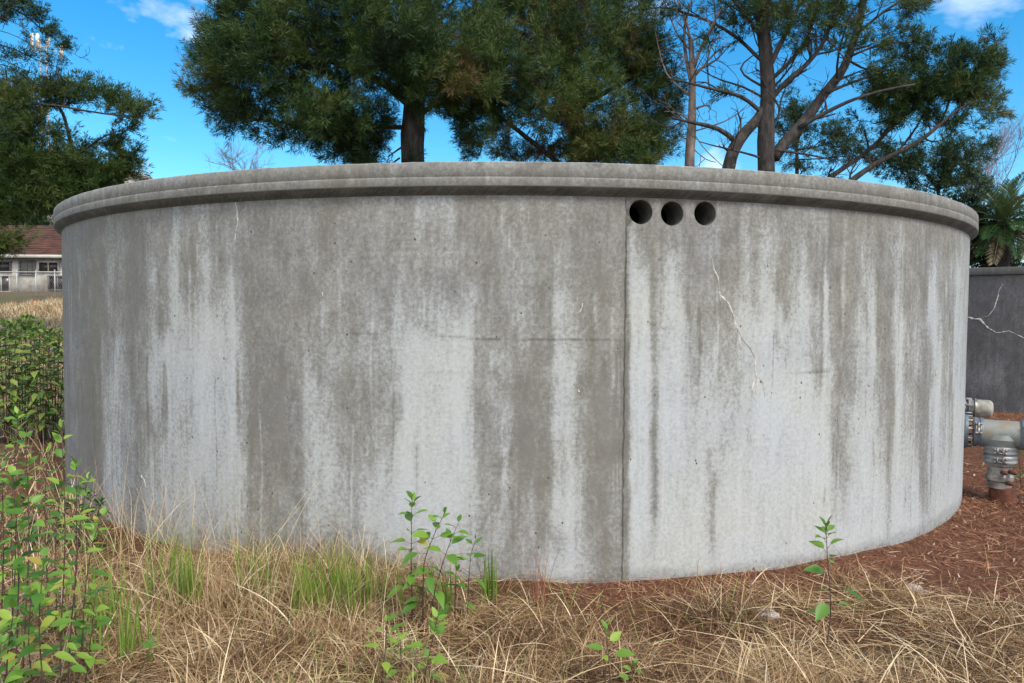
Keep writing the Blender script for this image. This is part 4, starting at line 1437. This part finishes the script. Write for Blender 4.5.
def fence():
    D = 43.0
    P0, P1 = at(-190, 298, D), at(140, 300, D)
    top = float(at(30, 272, D)[2])
    root = empty('chain_link_fence', (P0[0], P0[1], float(gz(P0[0], P0[1]))), 'chain link fence with thin steel posts in front of the old house', 'fence')
    for px in range(-173, 140, 19):
        p = at(px, 290, D)
        zb = float(gz(p[0], p[1]))
        mb = MB()
        h = top - zb + (0.12 if px % 2 else 0.06)
        mb.tube([(p[0], p[1], zb - 0.2), (p[0], p[1], zb + h)], 0.035, 8)
        mb.tube([(p[0], p[1], zb + h), (p[0], p[1], zb + h + 0.04)], [0.045, 0.02], 8)
        mb.build('post', M_steel, root, True)
    mb = MB()
    mb.tube([(P0[0], P0[1], top), (P1[0], P1[1], top)], 0.024, 8)
    mb.build('top_rail', M_steel, root, True)
    mb = MB()
    zb = float(gz(P0[0], P0[1]))
    n = 150
    H = top - zb
    for k in range(n):
        f = k / n
        x = P0[0] + (P1[0] - P0[0]) * f
        y = P0[1] + (P1[1] - P0[1]) * f
        for s in (-1, 1):
            mb.tube([(x, y, zb), (x + s * H * 0.6, y, top)], 0.0035, 3, False)
    mb.build('wire_mesh', M_steel, root)


fence()


def mast():
    D = 62.0
    b = at(46, 90, D)
    g0 = float(gz(b[0], b[1]))
    root = empty('antenna_mast', (b[0], b[1], g0), 'white mobile phone mast with panel antennas above the left trees', 'mast')
    top = float(at(46, 40, D)[2])
    mb = MB()
    s = 0.25
    for (dx, dy) in ((-s, -s), (s, -s), (0, s)):
        mb.tube([(b[0] + dx * 1.6, b[1] + dy * 1.6, g0 - 0.2), (b[0] + dx, b[1] + dy, top)], 0.045, 6)
    z = g0
    k = 0
    while z < top - 0.8:
        q = ((-s, -s), (s, -s), (0, s))
        for i_ in range(3):
            a, c = q[i_], q[(i_ + 1) % 3]
            mb.tube([(b[0] + a[0] * 1.3, b[1] + a[1] * 1.3, z), (b[0] + c[0] * 1.3, b[1] + c[1] * 1.3, z + 0.8)], 0.022, 4, False)
        z += 0.8
    mb.build('lattice_mast', M_steel, root)
    mb = MB()
    p0, p1 = at(30, 50, D), at(63, 52, D)
    mb.tube([p0, p1], 0.05, 6)
    mb.tube([at(32, 46, D - 1.2), at(62, 48, D + 1)], 0.04, 6)
    mb.build('antenna_frame', M_steel, root)
    M_ant = mat_noise('antenna_white', [(0.68, 0.64, 0.58), (0.8, 0.78, 0.74)], 2, 0.6)
    for (x, y0, y1, w, dd) in ((32, 34, 50, 3, -0.3), (37.5, 34, 48, 3, 0.2), (48.5, 38, 45, 3, 0.6), (61.5, 46, 57, 4, -0.4)):
        c = at(x, (y0 + y1) / 2, D + dd)
        mb = MB()
        h = (y1 - y0) * D / F
        w_ = w * D / F
        mb.box(c, (w_, 0.16, h))
        mb.box(c + np.array([0, 0.02, h / 2 + 0.02]), (w_ * 0.85, 0.12, 0.06))
        mb.box(c + np.array([0, 0.02, -h / 2 - 0.05]), (w_ * 0.5, 0.10, 0.12))
        mb.build('panel_antenna', M_ant, root)


mast()


def far_block():
    D = 75.0
    root_p = at(75, 220, D)
    root = empty('pale_building', (root_p[0], root_p[1], float(gz(root_p[0], root_p[1]))), 'pale stucco building glimpsed through the left conifers', 'building')
    M_st = mat_noise('pale_stucco', [(0.4, 0.36, 0.31), (0.52, 0.47, 0.41)], 1, 0.9)
    zt = float(at(75, 174, D)[2])
    zb = float(gz(root_p[0], D))
    mb = MB()
    x0, x1 = at(36, 200, D)[0], at(132, 200, D)[0]
    mb.box(((x0 + x1) / 2, D + 5, (zb + zt) / 2), (x1 - x0, 10, zt - zb))
    mb.build('wall', M_st, root)
    mb = MB()
    mb.box(((x0 + x1) / 2, D + 5, zt + 0.15), (x1 - x0 + 0.8, 10.8, 0.3))
    mb.build('roof', M_fascia, root)
    for k in range(4):
        for zz in (0.35, 0.7):
            mb = MB()
            mb.box((x0 + (x1 - x0) * (k + 0.5) / 4, D - 0.02, zb + (zt - zb) * zz), (1.1, 0.1, 1.3))
            mb.build('window', M_glassd, root)
    mb = MB()
    hp = at(143, 168, D)
    for dx in (-0.35, 0.35):
        mb.tube([(hp[0] + dx, D + 1, zb), (hp[0] + dx, D + 1, float(at(143, 160, D)[2]))], 0.04, 5)
    for k in range(24):
        z = zb + (float(at(143, 160, D)[2]) - zb) * k / 23
        mb.tube([(hp[0] - 0.35, D + 1, z), (hp[0] + 0.35, D + 1, z)], 0.03, 4)
    mb.build('ladder', M_steel, root)


far_block()

# small orange marker in the field
mp_ = at(35, 305, 36.0)
g0 = float(gz(mp_[0], mp_[1]))
mk = empty('traffic_cone', (mp_[0], mp_[1], g0), 'tiny orange cone in the dry field before the house', 'cone')
M_or = mat_noise('orange_plastic', [(0.75, 0.10, 0.03), (0.85, 0.16, 0.05)], 5, 0.5)
mb = MB()
mb.box((mp_[0], mp_[1], g0 + 0.02), (0.20, 0.20, 0.03))
mb.build('cone_base', M_or, mk)
mb = MB()
disc_profile(mb, np.array([mp_[0], mp_[1], g0 + 0.036]), (0, 0, 1), [(0, 0.085), (0.16, 0.03), (0.165, 0.0)], 16)
mb.build('cone_body', M_or, mk, True)


# ------------------------------------------------------------------ vegetation near the camera
def blades(P, ln, w, lean, tone, mat, name, seg=4, up=1.0, kind='stuff', parent=None, curl=1.0, flat=False, base_z=None, squash=None):
    """n curved blades as strips: P (n,3) base; ln, w (n,)"""
    n = len(P)
    a = rng.uniform(0, 2 * np.pi, n)
    hd_ = np.stack([np.cos(a), np.sin(a), 0 * a], -1)
    th0 = lean * rng.uniform(0, 1, n)
    th1 = th0 + curl * rng.uniform(0.2, 1.6, n)
    s = np.linspace(0, 1, seg + 1)
    pos = [P]
    for k in range(seg):
        th = th0 + (th1 - th0) * (k / seg)
        d = hd_ * np.sin(th)[:, None] + np.array([0, 0, 1.0]) * np.cos(th)[:, None]
        pos.append(pos[-1] + d * (ln / seg)[:, None])
    pos = np.stack(pos, 1)
    if squash:
        sq_ = squash * (0.25 + 1.5 * fbm(P[:, :2] * 1.8, 68, 3))[:, None]
        pos[..., 2] = P[:, None, 2] + (pos[..., 2] - P[:, None, 2]) * sq_
    if flat:
        pos[..., 2] = P[:, None, 2] + (pos[..., 2] - P[:, None, 2]) * 0.3
    gzv = GZ(pos[..., 0].ravel(), pos[..., 1].ravel()).reshape(pos.shape[:2])
    pos[..., 2] = np.maximum(pos[..., 2], gzv + 0.004 + rng.uniform(0, 0.03, (n, 1)))
    r = np.hypot(pos[..., 0], pos[..., 1] - DC)
    push = np.maximum(0, R + 0.015 - r)
    pos[..., 0] += pos[..., 0] / r * push
    pos[..., 1] += (pos[..., 1] - DC) / r * push
    side = np.stack([-np.sin(a + rng.normal(size=n) * 0.5), np.cos(a + rng.normal(size=n) * 0.5), rng.normal(size=n) * 0.25], -1)
    side = unit(side)
    wd = w[:, None] * (1 - s[None] ** 2 * 0.85)
    Lf = pos - side[:, None] * wd[..., None] / 2
    Rt = pos + side[:, None] * wd[..., None] / 2
    V = np.stack([Lf, Rt], 2).reshape(-1, 3)
    b = np.arange(n)[:, None] * (2 * (seg + 1)) + np.arange(seg)[None] * 2
    Fq = np.stack([b, b + 1, b + 3, b + 2], -1).reshape(-1, 4)
    o = mesh_obj(name, V, Fq, mat, parent, False, {'tone': np.repeat(np.clip(tone, 0, 1), 2 * (seg + 1))})
    return o


def scatter(n, x0, x1, y0, y1, dens):
    P = np.c_[rng.uniform(x0, x1, n), rng.uniform(y0, y1, n)]
    r = np.hypot(P[:, 0], P[:, 1] - DC)
    ok = (r > R + 0.02) & (rng.uniform(size=n) < dens(P))
    return P[ok]


def lift(P):
    return np.c_[P, GZ(P[:, 0], P[:, 1])]


# dry grass mat
def d_straw(P):
    m = mulch_amount(P[:, 0], P[:, 1])
    cl_ = sm(fbm(P * 3.4, 61, 3), 0.36, 0.62)
    return np.clip((1 - m) * (0.10 + 0.90 * cl_), 0.03, 1)


P = np.concatenate([scatter(90000, -2.9, 3.2, 2.75, 4.6, d_straw), scatter(24000, -5.0, 5.0, 2.5, 6.0, d_straw)])
n = len(P)
ton = -0.02 + 0.72 * (fbm(P * 2.6, 65, 3)) + rng.normal(size=n) * 0.26
o = blades(lift(P), rng.uniform(0.10, 0.40, n) * (0.6 + 0.7 * fbm(P * 1.6, 66, 2)), rng.uniform(0.0015, 0.0052, n), 1.55, ton, M_straw, 'dry_grass', 5, curl=1.0, squash=0.55)
tag(o, 'tangled dry straw grass covering the ground in front of the tank', 'dry grass', kind='stuff')
# tall thin straw stalks leaning at the left wall
def d_tall(P):
    return sm(-P[:, 0], -0.1, 0.9) * (1 - sm(-P[:, 0], 2.9, 3.4)) * sm(fbm(P * 2.5, 71, 3), 0.40, 0.6)


P = scatter(4600, -3.4, 0.6, 3.4, 5.6, d_tall)
n = len(P)
o = blades(lift(P), rng.uniform(0.22, 0.66, n) * (0.6 + 0.4 * sm(-P[:, 0], 0.3, 1.2)), rng.uniform(0.0014, 0.0030, n), 0.85, rng.uniform(0.35, 1, n), M_straw, 'tall_dry_grass', 6, curl=0.7)
tag(o, 'tall pale grass stalks leaning against the left side of the tank', 'dry grass', kind='stuff')
P = scatter(260, -2.9, -1.0, 3.7, 4.9, lambda P: np.full(len(P), 0.35))
n = len(P)
o = blades(lift(P), rng.uniform(0.55, 0.95, n), rng.uniform(0.0018, 0.0034, n), 0.55, rng.uniform(0.5, 1, n), M_straw, 'long_dry_stalks', 8, curl=0.7)
tag(o, 'long single dry stalks arching before the left part of the tank wall', 'dry grass', kind='stuff')
P = scatter(5200, -2.9, 3.2, 2.8, 4.3, d_straw)
n = len(P)
o = blades(lift(P), rng.uniform(0.2, 0.6, n), rng.uniform(0.004, 0.0075, n), 1.7, rng.uniform(0.45, 1, n), M_straw, 'coarse_straw', 6, curl=1.2, squash=0.42)
tag(o, 'broad pale straw blades lying over the finer dry grass', 'dry grass', kind='stuff')
# further field, coarse
def d_f(P):
    return 0.9 * (P[:, 0] < -3.0) + 0.35 * (P[:, 0] > 4)


P = scatter(60000, -24, -3.0, 3.5, 42, lambda P: np.where(np.abs(P[:, 0] / P[:, 1] + 0.66) < 0.12, 1.0, 0.05))
n = len(P)
o = blades(lift(P), rng.uniform(0.12, 0.4, n), rng.uniform(0.004, 0.010, n) * (0.6 + P[:, 1] / 14), 1.0, 0.3 + 0.7 * fbm(P, 81, 3) + rng.normal(size=n) * 0.12, M_straw, 'field_grass', 3)
tag(o, 'dry yellow grass of the field left of the tank', 'dry grass', kind='stuff')
# green grass among it
def d_green(P):
    g_ = sm(fbm(P * 1.9, 91, 3), 0.46, 0.62)
    g_ = np.clip(g_ + 0.7 * sm(-P[:, 0], 0.0, 0.6) * (1 - sm(np.hypot(P[:, 0], P[:, 1] - DC) - R, 0.25, 0.6)) * sm(fbm(P * 4, 93, 2), 0.4, 0.6), 0, 1)
    return g_ * (0.12 + 0.88 * sm(-P[:, 0], -0.2, 0.5)) * (1 - sm(P[:, 0], 0.6, 1.8) * 0.8)


P = scatter(9000, -3.4, 3.4, 2.4, 4.9, d_green)
n = len(P)
o = blades(lift(P), rng.uniform(0.08, 0.30, n), rng.uniform(0.002, 0.005, n), 0.9, rng.uniform(0.1, 1.0, n), M_green, 'green_grass', 4)
tag(o, 'thin green grass growing up through the straw', 'grass', kind='stuff')

# pine needle litter
def d_lit(P):
    return np.clip(mulch_amount(P[:, 0], P[:, 1]) + 0.12, 0, 1)


P = np.concatenate([scatter(52000, -3.2, 6.5, 2.6, 7.0, d_lit), scatter(26000, 3.2, 9.5, 5.0, 13.0, lambda P: np.full(len(P), 0.8))])
n = len(P)
P3 = lift(P)
P3[:, 2] += rng.uniform(0.002, 0.022, n)
o = blades(P3, rng.uniform(0.06, 0.17, n), rng.uniform(0.0022, 0.0045, n) * (0.7 + P[:, 1] * 0.08), 1.5, 0.1 + 0.6 * fbm(P * 4, 95, 3) + rng.normal(size=n) * 0.24, M_litter, 'pine_needle_litter', 2, flat=True, curl=0.6)
tag(o, 'reddish brown fallen pine needles along the foot of the tank', 'pine needles', kind='stuff')
P = scatter(2600, -1.0, 7.5, 3.4, 8.5, d_lit)
n = len(P)
P3 = lift(P)
P3[:, 2] += 0.016
o = blades(P3, rng.uniform(0.03, 0.11, n), rng.uniform(0.008, 0.02, n), 1.5, rng.uniform(0, 1, n), M_chip, 'bark_chips', 2, flat=True, curl=0.4)
tag(o, 'pale bark chips scattered over the pine needles', 'bark chips', kind='stuff')


# leafy plants
def leaf_mesh(mb, p, d, up, ln, wd, tone, fold=0.25, droop=0.25):
    """ovate pointed leaf with a folded midrib: 7 stations"""
    d = unit(d)
    side = unit(np.cross(d, up))
    nrm = np.cross(side, d)
    S_ = np.array([0, 0.10, 0.28, 0.5, 0.72, 0.9, 1.0])
    Wd = np.array([0.02, 0.55, 0.95, 0.92, 0.58, 0.20, 0.0]) * wd / 2
    C_ = p + d * (S_ * ln)[:, None] - np.array([0, 0, 1.0]) * (droop * ln * S_ ** 2)[:, None]
    Lf = C_ + side * Wd[:, None] + nrm * (Wd * fold)[:, None]
    Rt = C_ - side * Wd[:, None] + nrm * (Wd * fold)[:, None]
    V = np.concatenate([C_, Lf, Rt])
    k = np.arange(6)
    F_ = np.concatenate([np.stack([k, k + 7, k + 8, k + 1], -1), np.stack([k, k + 1, k + 15, k + 14], -1)])
    mb.add(V, F_, tone)


def plant(label, stems, D, leafsize, group='leafy saplings before the tank', tone=(0.2, 0.75), gap=0.045, seed=0, mat=None, name='sapling', dtop=0.0, yellow=0.08, bare_low=0.25, cat='plant', sw=0.004):
    """stems: lists of picture points from the foot to the tip"""
    r_ = np.random.default_rng(1000 + seed)
    q = at(*stems[0][0], D)
    g0 = float(GZ(q[0], q[1])[0])
    root = empty(name, (q[0], q[1], g0), label, cat, group)
    ms, ml = MB(), MB()
    for st in stems:
        Dst = D + r_.uniform(-0.06, 0.06)
        pts = smooth_poly([(*a, 0) for a in st], 14)[:, :2]
        W_ = np.array([at(x, y, Dst + dtop * k / 13) for k, (x, y) in enumerate(pts)])
        g1 = float(GZ(W_[0, 0], W_[0, 1])[0])
        if W_[0, 2] > g1:
            W_ = np.concatenate([[[W_[0, 0], W_[0, 1], g1 - 0.03]], W_])
        ms.tube(W_, np.linspace(sw, sw * 0.35, len(W_)), 6)
        seglen = np.r_[0, np.cumsum(np.linalg.norm(np.diff(W_, axis=0), axis=1))]
        H = seglen[-1]
        s = H
        az = r_.uniform(0, 6.28)
        k = 0
        while s > H * bare_low:
            p = np.array([np.interp(s, seglen, W_[:, c]) for c in range(3)])
            age = (H - s) / H
            for rep in range(2 if r_.random() < 0.35 else 1):
                az += 2.4 + r_.normal() * 0.3
                el = 0.95 - 0.9 * min(1, age * 2.2) + r_.normal() * 0.18
                if k == 0:
                    el = 1.2
                d = np.array([math.cos(az) * math.cos(el), math.sin(az) * math.cos(el), math.sin(el)])
                pet = leafsize * (0.10 + 0.35 * min(1, age * 3)) * r_.uniform(0.6, 1.3)
                q2 = p + d * pet + np.array([0, 0, 0.1 * pet])
                ms.tube([p, q2], [sw * 0.3, sw * 0.22], 4, False)
                ln = leafsize * r_.uniform(0.7, 1.15) * (0.62 + 0.45 * min(1, age * 4)) * (1 - 0.25 * age)
                tn = np.clip(tone[0] + (tone[1] - tone[0]) * r_.random() + (0.5 if r_.random() < yellow else 0), 0, 1)
                d2 = unit(d + np.array([0, 0, -0.25]))
                upv = unit(np.array([r_.normal() * 0.25, r_.normal() * 0.25 - 0.25, 1.0]))
                leaf_mesh(ml, q2, d2, upv, ln, ln * r_.uniform(0.42, 0.56), tn, 0.3, r_.uniform(0.05, 0.4))
            s -= gap * r_.uniform(0.6, 1.4) * (0.5 + 0.9 * min(1, age * 4))
            k += 1
    ms.build('stem', M_stem, root, True)
    ml.build('leaves', mat or M_leaf, root, False)
    return root


plant('tallest leafy sapling with dark stems left of the cut reeds', [[(412, 600), (411, 560), (412, 500)], [(423, 590), (424, 560), (436, 530), (444, 515)], [(430, 640), (432, 600), (446, 552), (458, 524)]],
      3.75, 0.108, seed=1, tone=(0.1, 0.5), yellow=0.03, gap=0.038, bare_low=0.28)
plant('small sapling growing between the tallest one and the cut reeds', [[(467, 630), (468, 590), (471, 550), (476, 540)], [(455, 600), (456, 572)]], 3.85, 0.095, seed=2, tone=(0.1, 0.5), yellow=0.03, gap=0.05, bare_low=0.35)
plant('bushy pale green sapling low at the bottom centre left', [[(380, 720), (382, 680), (386, 640), (388, 615)], [(398, 720), (402, 680), (400, 640)], [(416, 740), (422, 690), (430, 650), (437, 620)], [(440, 740), (432, 690), (428, 660)]],
      3.15, 0.080, seed=3, tone=(0.3, 0.7), gap=0.03, bare_low=0.25, yellow=0.06)
plant('short green sapling cut by the bottom edge right of centre', [[(611, 760), (612, 720), (610, 670), (606, 630)], [(626, 750), (628, 700), (634, 668)]], 3.15, 0.085, seed=4, tone=(0.3, 0.65), gap=0.042, bare_low=0.3)
plant('single upright sapling standing alone at the lower right', [[(822, 690), (826, 650), (832, 610), (828, 570), (826, 528)]], 3.5, 0.118, seed=12, tone=(0.1, 0.5), yellow=0.03, gap=0.030, bare_low=0.45)
# left thicket
T = [([(20, 760), (24, 640), (30, 540), (26, 440)], 'yellow green thicket sapling nearest the left frame edge with a tall stem', 2.7),
     ([(62, 760), (60, 640), (66, 540), (62, 430)], 'tall thicket sapling reaching in front of the tank edge', 2.9),
     ([(40, 760), (44, 700), (38, 620), (44, 560)], 'short thicket sapling between the tall stems at the left', 2.55),
     ([(-8, 760), (0, 640), (4, 560), (2, 470)], 'thicket sapling half cut off by the left frame edge', 2.8),
     ([(90, 760), (84, 690), (92, 630), (96, 590)], 'small thicket sapling furthest right in the straw', 3.0),
     ([(78, 690), (74, 600), (80, 520), (88, 480)], 'thin thicket sapling leaning right before the tank foot', 3.3),
     ([(8, 700), (14, 600), (10, 520), (18, 415)], 'slender thicket sapling rising highest at the far left', 3.4),
     ([(50, 700), (48, 600), (44, 500), (48, 450)], 'middle thicket sapling behind the front stems', 3.5),
     ([(4, 760), (10, 720), (6, 660), (14, 610)], 'low thicket sapling in the bottom left corner', 2.4),
     ([(112, 740), (120, 710), (136, 680), (150, 650)], 'little sapling bending right in the straw by the thicket', 2.9)]
for k, (st, lab, D) in enumerate(T):
    plant(lab, [st] if k == 9 else [st, [(x + (14 if k % 2 else -13) * (0.4 + 0.6 * i_ / 3), y + 12 * i_) for i_, (x, y) in enumerate(st)]], D, 0.080, 'thicket of saplings at the left', (0.05, 0.65), 0.036 if k != 9 else 0.08, 20 + k, yellow=0.12, bare_low=0.12, sw=0.0035)

# shrub by the field
for k, (x, y0, y1, D) in enumerate(((8, 420, 322, 8.6), (24, 422, 318, 8.9), (42, 420, 326, 8.7), (57, 418, 330, 9.0), (-12, 420, 320, 8.6), (33, 405, 316, 10.0), (14, 404, 324, 10.2), (52, 402, 332, 10.1))):
    labs = ['leafy shrub at the left frame edge of the field row', 'tall leafy shrub second in the row from the left', 'leafy shrub in the middle of the field row', 'leafy shrub of the row touching the tank edge',
            'shrub of the field row cut off by the left frame edge', 'rear shrub poking highest above the field row', 'rear shrub behind the leftmost ones of the row', 'rear shrub of the row nearest the tank']
    st = [[(x + dx * 0.4, y0), (x + dx * 0.7, (y0 + y1) / 2), (x + dx, y1 + abs(dx) * 0.8)] for dx in (-9, -3, 2, 8)]
    plant(labs[k], st, D, 0.14, 'green shrubs beside the dry field', (0.45, 1.0), 0.036, 50 + k, M_leaf_d, 'shrub', bare_low=0.14, sw=0.007, cat='shrub')
# green plants by the pipes at the right
plant('green leafy weed beside the pipe foot at the right edge', [[(1022, 500), (1020, 470), (1018, 445)], [(1028, 505), (1030, 470), (1028, 440)], [(1014, 500), (1012, 482), (1014, 465)], [(1034, 500), (1036, 460)]],
      6.9, 0.07, 'weeds by the pipes', (0.2, 0.8), 0.035, 70, M_leaf_d, 'weed', bare_low=0.1)
plant('low dark green weed against the left foot of the tank', [[(70, 530), (74, 510), (80, 492)], [(86, 530), (88, 510), (92, 494)], [(58, 530), (60, 505), (56, 488)], [(48, 528), (44, 510), (40, 495)], [(94, 532), (98, 515), (100, 502)], [(30, 528), (28, 510), (24, 500)]],
      4.95, 0.08, None, (0.0, 0.4), 0.014, 71, M_leaf_d, 'weed', bare_low=0.0)
plant('tiny bright green weed at the foot of the vertical joint', [[(603, 620), (602, 605), (600, 596)]], 3.95, 0.03, None, (0.3, 0.6), 0.03, 72, None, 'weed', bare_low=0.0)
plant('low feathery green weed flat in the straw at the lower left', [[(130, 660), (132, 645), (120, 634)], [(150, 655), (150, 642), (158, 632)], [(165, 650), (170, 640), (178, 636)]], 3.6, 0.03, None, (0.0, 0.3), 0.012, 73, M_leaf_d, 'weed', bare_low=0.0)


# reed-like green tufts
def reed(px, py, D, n, h, spreadx, label, tone=(0.25, 0.85), w=0.0085, lean=0.14, cut=False, mat=None, group='green grass tufts by the tank'):
    c = at(px, py, D)
    n = int(n * 1.8) if n > 1 else 1
    P = np.c_[c[0] + np.clip(rng.normal(size=n), -1.6, 1.6) * spreadx, c[1] + np.clip(rng.normal(size=n), -1.6, 1.6) * spreadx * 0.5]
    P3 = lift(P)
    h = h * 1.18
    root = blades(P3, h * rng.uniform(0.5, 1.0, n), rng.uniform(0.7, 1.3, n) * w, lean, rng.uniform(tone[0], tone[1], n), mat or M_green, 'grass_tuft', 5, curl=0.10 if cut else 0.28)
    tag(root, label, 'grass tuft', group)
    return root


reed(490, 590, 4.05, 16, 0.28, 0.022, 'stiff dark green reed stubs cut level beside the small sapling', (0.1, 0.5), 0.011, 0.06, True)
reed(172, 580, 3.95, 34, 0.40, 0.07, 'bright green tuft leftmost of the row before the streaked wall')
reed(192, 590, 3.85, 18, 0.34, 0.04, 'narrow green tuft just right of the leftmost tuft')
reed(255, 588, 4.05, 14, 0.42, 0.06, 'sparse tall green blades in the gap between two thick tufts')
reed(303, 600, 3.8, 20, 0.34, 0.035, 'thick short yellow green tuft left of the widest one', (0.3, 0.8), 0.009)
reed(335, 592, 3.85, 60, 0.38, 0.10, 'widest dense green tuft in front of the left centre wall')
reed(336, 585, 4.0, 1, 0.70, 0.004, 'single very tall green blade above the widest tuft')
reed(372, 590, 4.0, 40, 0.26, 0.10, 'low yellowish tuft left of the tallest sapling', (0.4, 1.0))
reed(447, 590, 3.9, 12, 0.27, 0.02, 'stout green tuft behind the tallest sapling', (0.1, 0.5), 0.009)
reed(100, 600, 3.6, 30, 0.34, 0.09, 'green tuft between the thicket and the row of tufts')
reed(128, 640, 3.3, 24, 0.30, 0.08, 'green tuft lowest at the left beside the thicket')
M_red = mat_tone('red_stalks', [(0.20, 0.06, 0.04), (0.36, 0.14, 0.09), (0.42, 0.26, 0.16)], 0.7, 0.1)
reed(541, 600, 4.0, 14, 0.34, 0.022, 'reddish dead stalks standing left of the vertical joint', (0, 1), 0.004, 0.22, False, M_red, None)


# stones
def stone(px, py, D, s, label, cols=None):
    c = at(px, py, D)
    g0 = float(GZ(c[0], c[1])[0])
    th = np.linspace(0, np.pi, 14)
    ph = np.linspace(0, 2 * np.pi, 22, endpoint=False)
    A, B = np.meshgrid(th, ph, indexing='ij')
    q = np.stack([np.sin(A) * np.cos(B), np.sin(A) * np.sin(B), np.cos(A)], -1).reshape(-1, 3)
    q = q * (0.6 + 0.7 * fbm(q * 1.7 + px, int(px), 4))[:, None] * np.array([1.3, 0.9, 0.6]) * s
    V = q + np.array([c[0], c[1], g0 + s * 0.25])
    i = np.arange(13)[:, None] * 22
    j = np.arange(22)[None]
    k = (j + 1) % 22
    Fq = np.stack([i + j, i + 22 + j, i + 22 + k, i + k], -1).reshape(-1, 4)
    o = mesh_obj('stone', V, Fq, M_stone, None, False)
    o2 = tag(o, label, 'stone')


M_stone = mat_noise('pale_stone', [(0.16, 0.12, 0.10), (0.42, 0.36, 0.32), (0.62, 0.58, 0.54)], 22, 0.9, 40, 0.6, 0.01)
stone(766, 606, 3.95, 0.055, 'pale rough stone half buried in straw right of the bottom sapling')
stone(913, 574, 4.35, 0.05, 'whitish stone in the brown needles at the lower right')
stone(925, 578, 4.3, 0.03, 'smaller whitish stone touching the larger one in the needles')
